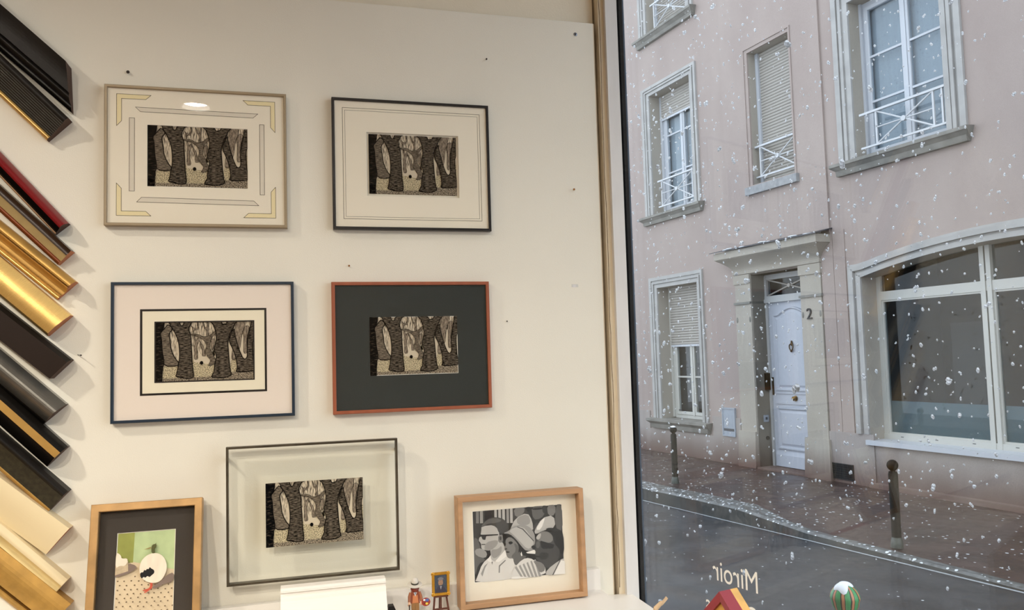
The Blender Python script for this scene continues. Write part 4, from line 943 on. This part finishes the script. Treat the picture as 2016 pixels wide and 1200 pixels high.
# big first-floor window
wd = window('tall white casement with curtains and crossed railing')
surround(wd, 1.469, 2.80, 4.07, 6.18, 1.20, 3.05, 6.44); sill(wd, 1.12, 3.12, 4.07, .17)
casement(wd, 1.469, 2.80 + .35 * 0, 4.08, 6.18, .25, [4.83, 5.43]); MB().box(1.469, 1.505, .18, .26, 4.08, 6.18, M['white_upvc']).build('shutter_track', wd)
railing(wd, 1.56, 2.80, 4.19, 4.63, .0, 1.81, 2.63, (2.75,))
# ground-floor left
wd = window('ground floor window with half-lowered shutter')
surround(wd, -3.20, -2.01, .44, 2.81, -3.455, -1.86, 3.01); sill(wd, -3.56, -1.78, .44, .18)
shutter(wd, -3.15, -2.01, 1.76, 2.81, .215); casement(wd, -3.15, -2.01, .445, 2.80, .28, [1.185], 'warm_upvc', fr=.06, curtain_m=M['dark_room'])  # dark sheet behind these panes stands in for the unlit room
MB().box(-3.20, -3.15, .22, .30, .46, 2.81, M['warm_upvc']).box(-3.02, -2.94, .222, .236, .575, .60, M['meter_dark']).build('shutter_track', wd)
# others out of frame: plain repeats so the facade carries on
for (x0, x1, z0, z1) in (HOLES[7], HOLES[8], HOLES[9]):
    wd = window(); casement(wd, x0, x1, z0, z1, .25, [z0 + .75, z0 + 1.35]); surround(wd, x0, x1, z0, z1, x0 - .25, x1 + .25, z1 + .22); sill(wd, x0 - .33, x1 + .33, z0)

# large shop-like window with segmental arch
wd = window('large arched picture window with pale frames')
AX0, AX1 = 1.432, 5.47
def arch(u, zs_, rise): t_ = (u - (AX0 + AX1) / 2) / ((AX1 - AX0) / 2); return zs_ + rise * (1 - t_ * t_)
b = MB(); n = 28
for (off0, off1, y) in ((0, .07, -.03), (.07, .105, -.01), (.105, .175, -.05), (.175, .215, -.015)):
    Xa0, Xa1, Xb0, Xb1 = AX0 - off0, AX0 - off1, AX1 + off0, AX1 + off1
    inner = [(AX0 - off0 + (AX1 - AX0 + 2 * off0) * i / n) for i in range(n + 1)]
    def az(u, off): return arch(max(AX0, min(AX1, u)), 2.525 + off * .85, .225)
    for i in range(n):
        u0, u1 = inner[i], inner[i + 1]
        f0 = (u0 - (AX0 + AX1) / 2) / ((AX1 - AX0) / 2 + off0) * ((AX1 - AX0) / 2 + off1) + (AX0 + AX1) / 2
        f1 = (u1 - (AX0 + AX1) / 2) / ((AX1 - AX0) / 2 + off0) * ((AX1 - AX0) / 2 + off1) + (AX0 + AX1) / 2
        b.polyxz([(u0, az(u0, off0)), (u1, az(u1, off0)), (f1, az(f1, off1)), (f0, az(f0, off1))], y, .002, M['surround_stone'])
    b.box(Xa1, Xa0, y, .002, .50, az(AX0, (off0 + off1) / 2) , M['surround_stone']).box(Xb0, Xb1, y, .002, .50, az(AX1, (off0 + off1) / 2), M['surround_stone'])
b.build('stone_surround', wd)
b = MB()       # spandrel above the arch inside the rectangular hole + arched reveal soffit
for i in range(n):
    u0 = AX0 + (AX1 - AX0) * i / n; u1 = AX0 + (AX1 - AX0) * (i + 1) / n
    b.polyxz([(u0, arch(u0, 2.525, .225)), (u1, arch(u1, 2.525, .225)), (u1, 2.84), (u0, 2.84)], .02, .34, M['pale_stone']).polyxz([(u0, arch(u0, 2.525, .225)), (u1, arch(u1, 2.525, .225)), (u1, 2.84), (u0, 2.84)], .0, .02, M['pink_stucco'])
b.build('arch_soffit', wd)
b = MB(); yw = .27
b.box(1.425, 1.50, yw - .02, yw + .06, .43, 2.75, M['warm_upvc']).box(1.43, 5.47, yw - .03, yw + .06, .43, .50, M['warm_upvc'])
for xm in (2.96, 4.22):
    b.box(xm - .065, xm - .01, yw - .035, yw + .06, .43, 2.84, M['warm_upvc']).box(xm + .01, xm + .065, yw - .035, yw + .06, .43, 2.84, M['warm_upvc']).box(xm - .01, xm + .01, yw, yw + .06, .43, 2.84, M['black_gasket'])
b.box(1.50, 5.47, yw - .022, yw + .05, 2.22, 2.335, M['warm_upvc'])
for xa, xb_ in ((1.50, 2.895), (3.025, 4.155)):
    b.ring(xa, xb_, .50, 2.22, .022, yw - .01, yw + .04, M['warm_upvc'])
    for k in (.15, .5, .85): b.box(xa + (xb_ - xa) * k - .02, xa + (xb_ - xa) * k + .02, yw - .032, yw - .029, .468, .476, M['meter_dark'])
b.build('window_frame', wd)
MB().box(1.50, 2.895, yw + .012, yw + .018, .50, 2.22, M['house_glass']).box(3.025, 4.155, yw + .012, yw + .018, .50, 2.22, M['house_glass']).box(4.285, 5.47, yw + .012, yw + .018, .50, 2.22, M['house_glass']).box(1.50, 5.47, yw + .012, yw + .018, 2.335, 2.80, M['house_glass']).build('window_pane', wd)
MB().box(1.50, 5.47, yw + .03, yw + .034, .50, .92, M['frosted_band']).build('frosted_film', wd)
MB().box(1.40, 5.50, -.06, .28, .37, .43, M['white_upvc']).build('window_sill', wd)
# room behind
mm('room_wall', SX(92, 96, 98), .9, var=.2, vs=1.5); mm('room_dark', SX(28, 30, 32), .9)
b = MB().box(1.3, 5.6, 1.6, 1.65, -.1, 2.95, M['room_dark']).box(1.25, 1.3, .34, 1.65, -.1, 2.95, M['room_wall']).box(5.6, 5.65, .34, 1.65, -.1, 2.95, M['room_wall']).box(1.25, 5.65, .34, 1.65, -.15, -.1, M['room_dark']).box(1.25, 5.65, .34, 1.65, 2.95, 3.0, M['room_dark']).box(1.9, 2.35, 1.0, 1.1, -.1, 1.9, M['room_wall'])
b.build('room', wd)

# front door with stone portal
portal = bpy.data.objects.new('stone_portal', None); COL.objects.link(portal); portal.parent = house
PS = M['pale_stone']
for (a, c) in ((-1.035, -.68), (.37, .755)):
    b = MB().box(a, c, -.03, .30, .38, 2.34, PS).box(a - .02, c + (.02 if a > 0 else 0), -.05, .30, 2.34, 2.375, M['sill_stone']).box(a, c, -.025, .30, 2.375, 2.66, PS).box(a - .015, c + (.015 if a > 0 else 0), -.045, .30, 2.66, 2.80, PS)
    for x in (a + .03, c - .03): b.ell((x, -.03, 2.10), .020, .012, .045, M['sill_stone'], 10)
    b.build('pilaster', portal)
    MB().prism([(a - .05, -.08, -.2), (c + (.0 if a < 0 else .05), -.08, -.2), (c + (.0 if a < 0 else .05), .30, -.2), (a - .05, .30, -.2)], [(a - .03, -.06, .38), (c + (0 if a < 0 else .03), -.06, .38), (c + (0 if a < 0 else .03), .30, .38), (a - .03, .30, .38)], PS).build('pilaster_base', portal)
def hood(b, prof, m_, xa, xb):
    """prof: (projection, overhang_side, z) rings from bottom to top"""
    rings = [[(xa - o_, .0, z), (xa - o_, -p_, z), (xb + o_, -p_, z), (xb + o_, .0, z)] for p_, o_, z in prof]
    for r0, r1 in zip(rings, rings[1:]): b.add(r0 + r1, [(0, 1, 5, 4), (1, 2, 6, 5), (2, 3, 7, 6)], m_)
    b.add(rings[0], [(0, 1, 2, 3)], m_); b.add(rings[-1], [(3, 2, 1, 0)], m_)
b = MB(); hood(b, [(.035, .0, 2.80), (.055, .015, 2.81), (.055, .015, 2.84), (.04, .005, 2.86)] + [(.04 + .21 * (i / 8) ** 1.6, .005 + .165 * (i / 8) ** 1.6, 2.86 + .19 * (i / 8)) for i in range(9)] + [(.25, .17, 3.06), (.27, .19, 3.06), (.27, .19, 3.17)], PS, -1.03, .76)
b.build('hood_cornice', portal)
b = MB().prism([(-1.28, -.31, 3.175), (.99, -.31, 3.165), (.99, 0, 3.24), (-1.28, 0, 3.24)], [(-1.28, -.31, 3.187), (.99, -.31, 3.18), (.99, 0, 3.255), (-1.28, 0, 3.255)], M['slate'])
b.build('slate_cover', portal)
bs_ = MB()
for k in range(16):
    x = random.uniform(-1.2, .9); bs_.ell((x, random.uniform(-.29, -.05), 3.20), random.uniform(.03, .09), .03, .012, M['slate_snow'], 8)
bs_.build('snow_patch', portal, smooth=True)
MB().polyxy([(-1.10, -.06), (.80, -.06), (.80, -.02), (.37, .30), (-.68, .30), (-1.10, -.02)], -.175, -.150, M['pale_stone']).build('threshold', portal)
MB().box(-.70, .39, .30, .36, 2.74, 2.80, PS).box(-1.0, .7, .0, .3, 2.78, 2.80, PS).build('lintel', portal)
door = bpy.data.objects.new('front_door', None); COL.objects.link(door); door.parent = house; door['label'] = 'pale grey panelled front door'
DY = .28
DP, DF = M['door_paint'], M['door_frame_paint']
MB().box(-.68, -.635, DY - .03, DY + .05, -.15, 2.76, DF).box(.325, .37, DY - .03, DY + .05, -.15, 2.76, DF).box(-.68, .37, DY - .05, DY + .05, 2.345, 2.40, DF).box(-.68, .37, DY - .035, DY + .05, 2.40, 2.45, DF).box(-.68, .37, DY - .02, DY + .05, 2.70, 2.78, DF).build('door_frame', door)
MB().box(-.635, .325, DY + .01, DY + .02, 2.45, 2.70, M['house_glass']).build('transom_pane', door)
b = MB(); b.tube([(-.62, DY - .005, 2.46), (.31, DY - .005, 2.70)], .012, M['shutter_beige'], 6).tube([(-.62, DY - .005, 2.70), (.31, DY - .005, 2.46)], .012, M['shutter_beige'], 6).tube([(-.155, DY - .03, 2.58), (-.155, DY + .0, 2.58)], .03, M['shutter_beige'], 12); b.build('transom_grille', door)
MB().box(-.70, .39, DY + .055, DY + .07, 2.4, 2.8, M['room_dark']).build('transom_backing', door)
b = MB().box(-.635, .325, DY, DY + .04, -.145, 2.345, DP)
def panel(b, x0, x1, z0, z1, crown=0):
    m = 14
    def loop(i, y):
        X0, X1, Z0, Z1 = x0 + i, x1 - i, z0 + i, z1 - i
        top = [(X1 - (X1 - X0) * k / m, Z1 + crown * math.sin(math.pi * min(1, max(0, (k / m - .12) / .76))) ** 1.0) for k in range(m + 1)] if crown else [(X1, Z1), (X0, Z1)]
        return [(X0, y, Z0), (X1, y, Z0)] + [(x, y, z) for x, z in top]
    Ls = [loop(0, DY - .001), loop(.004, DY - .024), loop(.022, DY - .024), loop(.040, DY - .004), loop(.055, DY - .004), loop(.085, DY - .016)]
    for A, B in zip(Ls, Ls[1:]):
        k = len(A); b.add(A + B, [(i, (i + 1) % k, k + (i + 1) % k, k + i) for i in range(k)], DP)
    b.add(Ls[-1], [tuple(range(len(Ls[-1])))], DP)
panel(b, -.55, .24, 1.0, 2.16, .10); panel(b, -.55, .24, .12, .75)
b.box(-.56, .25, DY - .016, DY, .80, .83, DP).box(-.56, .25, DY - .016, DY, .955, .975, DP).polyyz([(DY, .09), (DY - .03, .03), (DY - .035, -.14), (DY, -.14)], -.60, .29, DP)
b.build('door_leaf', door)
kx = MB().lathe([(.0001, .05), (.020, .047), (.034, .030), (.030, .012), (.014, .006), (.014, -.01), (.042, -.012), (.042, -.016)], M['brass'], n=20); kx.v = [(x, -z, y) for x, y, z in kx.v]
o = kx.build('door_knob', door, smooth=True); o.location = (-.155, DY - .02, .89)
b = MB().ell((0, 0, .075), .014, .012, .022, M['brass_dark'], 10).ell((0, 0, .045), .024, .014, .03, M['brass_dark'], 10)
b.tube([(.038 * math.sin(a) * (1 - .2 * math.cos(a)), -.012, -.005 - .05 * math.cos(a) + .0) for a in [R(x) for x in range(0, 361, 30)]], .009, M['brass_dark'], 8).ell((0, -.012, -.06), .018, .014, .02, M['brass_dark'], 10)
o = b.build('door_knocker', door, smooth=True); o.location = (-.155, DY - .03, 1.655)
MB().box(-.632, -.60, DY - .012, DY, .93, 1.20, M['brass_dark']).build('lock_plate', door)

# things fixed to the house front
def tagm(o, label, cat, group=None):
    o['label'] = label; o['category'] = cat
    if group: o['group'] = group
    return o
me = text_mesh('2', .20, .008)
xs_ = [v.co.x for v in me.vertices]; mnx, mxx = min(xs_), max(xs_); ys_ = [v.co.y for v in me.vertices]; mny, mxy = min(ys_), max(ys_)
for v in me.vertices: v.co = ((v.co.x - mnx) / (mxx - mnx) * .098, -v.co.z - .008, (v.co.y - mny) / (mxy - mny) * .152)
me.materials.append(M['iron_grey'])
for p_ in me.polygons: p_.material_index = 0
o = bpy.data.objects.new('house_number', me); COL.objects.link(o); o.matrix_world = FM @ T(.480, -.031, 2.035); tagm(o, 'dark metal house number 2 on the stone pilaster right of the front door', 'house number')
t = thing('intercom', 'brass intercom plate with buttons on the door jamb left of the door', 'intercom', FM @ T(-.679, .165, 1.005))
MB().box(0, .035, 0, .15, 0, .26, M['brass_dark']).build('plate', t)
b = MB()
for k in range(6): b.box(.035, .039, .09, .12, .04 + k * .032, .058 + k * .032, M['brass'])
b.build('call_button', t)
t = thing('key_box', 'small square metal key switch on the stone jamb below the intercom', 'key switch', FM @ T(-.68, .11, .52))
MB().box(0, .012, 0, .095, 0, .105, M['meter_grey']).build('plate', t); MB().box(.012, .016, .03, .065, .035, .075, M['meter_dark']).build('slot', t)
b = MB().tube([(0, 0, 0), (.012, 0, 0)], .03, M['iron_grey'], 16).build('bell_push', None, FM @ T(-.68, .17, .275)); tagm(b, 'small round metal cap low on the stone jamb beside the door', 'cap')
t = thing('meter_box', 'grey metal utility box set in the wall between the ground floor window and the door', 'utility box', FM @ T(-1.49, 0, .26))
MB().ring(0, .315, 0, .455, .022, -.038, .0, M['meter_grey']).build('box_frame', t); MB().box(.02, .295, -.030, -.018, .02, .435, M['meter_grey']).build('box_door', t); MB().box(.035, .28, -.033, -.029, .085, .125, M['meter_dark']).build('label_slot', t)
t = thing('vent_grille', 'dark square ventilation grille at the foot of the wall right of the door', 'vent', FM @ T(.79, -.025, -.13))
MB().box(0, .36, -.004, -.001, 0, .21, M['room_dark']).build('vent_opening', t)
b = MB().ring(0, .36, 0, .21, .014, -.014, -.004, M['iron_grey'])
for k in range(1, 12): b.box(k * .03 - .003, k * .03 + .003, -.010, -.005, .01, .20, M['iron_grey'])
for k in range(1, 7): b.box(.01, .35, -.012, -.007, k * .03 - .003, k * .03 + .003, M['iron_grey'])
b.build('vent_mesh', t)

# bollards
mm('bollard_green', S(15, 18, 17), .6, spec=.15); mm('snow_white', S(235, 240, 246), .6); mm('bollard_foot', S(66, 72, 66), .5, var=.2, vs=20)
def bollard(M4, label, h=.715, body='bollard_green'):
    t = thing('bollard', label, 'bollard', M4, 'street bollards')
    MB().lathe([(.052, -.02), (.052, .012), (.043, .06), (.040, .065), (.040, .07)], M['bollard_foot'], n=20).build('foot', t, smooth=True)
    MB().lathe([(.040, .07), (.040, h - .125), (.036, h - .115), (.0355, h - .105)], M[body], n=20).build('post', t, smooth=True)
    b = MB().lathe([(.022, h - .108), (.022, h - .09)], M[body], n=16).lathe([(.0485 * math.sin(R(a)) + .0001, h - .0485 - .0485 * math.cos(R(a))) for a in range(20, 181, 16)], M[body], n=24)
    b.build('ball_top', t, smooth=True)
    return t
t1 = bollard(FM @ T(3.88, -2.45, -.115), 'dark bollard with bare ball top, in front of the large arched window', .74)
t2 = bollard(FM @ T(.04, -2.06, -.10), 'dark bollard with snow-capped ball, in front of the ground floor window', .74)
MB().ell((0, 0, .722), .036, .036, .022, M['snow_white'], 14).build('snow_cap', t2, smooth=True)
# painted bollard on the near side
def stripes():
    mt = bpy.data.materials.new('painted_stripes'); mt.use_nodes = True
    N, L = mt.node_tree.nodes, mt.node_tree.links; b = N['Principled BSDF']; b.inputs['Roughness'].default_value = .4
    tc = N.new('ShaderNodeTexCoord'); sp = N.new('ShaderNodeSeparateXYZ'); L.new(tc.outputs['Object'], sp.inputs[0])
    at = N.new('ShaderNodeMath'); at.operation = 'ARCTAN2'; L.new(sp.outputs['Y'], at.inputs[0]); L.new(sp.outputs['X'], at.inputs[1])
    nz = N.new('ShaderNodeTexNoise'); nz.inputs['Scale'].default_value = 30; L.new(tc.outputs['Object'], nz.inputs['Vector'])
    ad = N.new('ShaderNodeMath'); ad.operation = 'MULTIPLY_ADD'; ad.inputs[1].default_value = .12; L.new(nz.outputs['Fac'], ad.inputs[0]); L.new(at.outputs[0], ad.inputs[2])
    mu = N.new('ShaderNodeMath'); mu.operation = 'MULTIPLY'; mu.inputs[1].default_value = 9 / (2 * math.pi); L.new(ad.outputs[0], mu.inputs[0])
    fr = N.new('ShaderNodeMath'); fr.operation = 'FRACT'; L.new(mu.outputs[0], fr.inputs[0])
    r = ramp(N, L, fr.outputs[0], [(0, S(60, 150, 90)), (.42, S(18, 22, 20)), (.56, S(196, 130, 90)), (.84, S(18, 22, 20)), (.92, S(72, 165, 100))], 'CONSTANT')
    L.new(r.outputs[0], b.inputs['Base Color']); M['painted_stripes'] = mt
stripes()
t3 = thing('bollard', 'bollard close to the shop window with a striped green and orange ball under snow', 'bollard', T(2.04, 1.19, -.10), 'street bollards')
MB().lathe([(.055, 0), (.052, .03), (.042, .06), (.040, .65), (.032, .68)], M['bollard_green'], n=20).build('post', t3, smooth=True)
bl = MB().lathe([(.056 * math.sin(R(a)) * (1 if a > 90 else .92) + .0001, -.060 * math.cos(R(a))) for a in range(25, 181, 12)], M['painted_stripes'], n=28).build('ball_top', t3, smooth=True); bl.location = (0, 0, .752)
b = MB(); nseg = 30; rows = []
for q in range(8):
    for k in range(nseg):
        a = 2 * math.pi * k / nseg; lim = R(38 + 16 * math.sin(2 * a + .6) + 9 * math.sin(5 * a)); th = .02 + lim * q / 7
        rr_ = .0575 + .0075 * math.cos(q / 7 * math.pi / 2) ** .6
        rows.append((rr_ * math.sin(th) * math.cos(a), rr_ * math.sin(th) * math.sin(a), .752 + rr_ * math.cos(th) * 1.05))
b.add(rows, [(q * nseg + k, q * nseg + (k + 1) % nseg, (q + 1) * nseg + (k + 1) % nseg, (q + 1) * nseg + k) for q in range(7) for k in range(nseg)] + [tuple(range(nseg))], M['snow_white'])
b.build('snow_cap', t3, smooth=True)

# ================================================================ falling snow
def snowmat():
    mt = bpy.data.materials.new('snowflake'); mt.use_nodes = True
    N, L = mt.node_tree.nodes, mt.node_tree.links; N.clear()
    o = N.new('ShaderNodeOutputMaterial'); d = N.new('ShaderNodeBsdfDiffuse'); t = N.new('ShaderNodeBsdfTranslucent'); a = N.new('ShaderNodeAddShader'); p = N.new('ShaderNodeBsdfTransparent'); m = N.new('ShaderNodeMixShader')
    d.inputs[0].default_value = (.50, .51, .52, 1); t.inputs[0].default_value = (.47, .475, .48, 1); m.inputs[0].default_value = .06
    L.new(d.outputs[0], a.inputs[0]); L.new(t.outputs[0], a.inputs[1]); L.new(a.outputs[0], m.inputs[1]); L.new(p.outputs[0], m.inputs[2]); L.new(m.outputs[0], o.inputs[0])
    M['snowflake'] = mt
snowmat()
ico_v = []; ph = (1 + 5 ** .5) / 2
for a, c in ((-1, ph), (1, ph), (-1, -ph), (1, -ph)): ico_v += [(a, c, 0)]
for a, c in ((-1, ph), (1, ph), (-1, -ph), (1, -ph)): ico_v += [(0, a, c)]
for a, c in ((-1, ph), (1, ph), (-1, -ph), (1, -ph)): ico_v += [(c, 0, a)]
ico_v = [Vector(v).normalized() for v in ico_v]
ico_f = []
for i in range(12):
    for j in range(i + 1, 12):
        for k in range(j + 1, 12):
            if all(abs((ico_v[p] - ico_v[q]).length - 1.0515) < .01 for p, q in ((i, j), (j, k), (i, k))): ico_f.append((i, j, k))
b = MB(); rs = random.Random(11)
V = []; Fc = []
for n_ in range(10500):
    u, y, z = rs.uniform(-7, 6.4), rs.uniform(-7.1, -.15), rs.uniform(-.1, 9.2)
    pw = FM @ Vector((u, y, z))
    g_ = GM.inverted() @ pw
    if g_.y < .25: continue
    r0 = rs.choice((.005, .006, .008, .009, .011, .014)) * rs.uniform(.8, 1.2)
    if g_.y < 1.2: r0 *= .7
    for q in range(rs.choice((1, 2, 2, 3))):
        c = pw + Vector((rs.uniform(-1, 1), rs.uniform(-1, 1), rs.uniform(-1.3, 1.3))) * r0 * (.9 if q else 0)
        sx, sy, sz = r0 * rs.uniform(.6, 1), r0 * rs.uniform(.6, 1), r0 * rs.uniform(.7, 1.5)
        o0 = len(V)
        V += [(c.x + v.x * sx, c.y + v.y * sy, c.z + v.z * sz) for v in ico_v]; Fc += [(a + o0, b_ + o0, c_ + o0) for a, b_, c_ in ico_f]
me = bpy.data.meshes.new('falling_snow'); me.from_pydata(V, [], Fc); me.materials.append(M['snowflake']); me.shade_smooth()
o = bpy.data.objects.new('falling_snow', me); COL.objects.link(o); o['kind'] = 'stuff'; o['label'] = 'white snowflakes falling over the street outside the window'; o['category'] = 'snow'
bpy.context.view_layer.update()
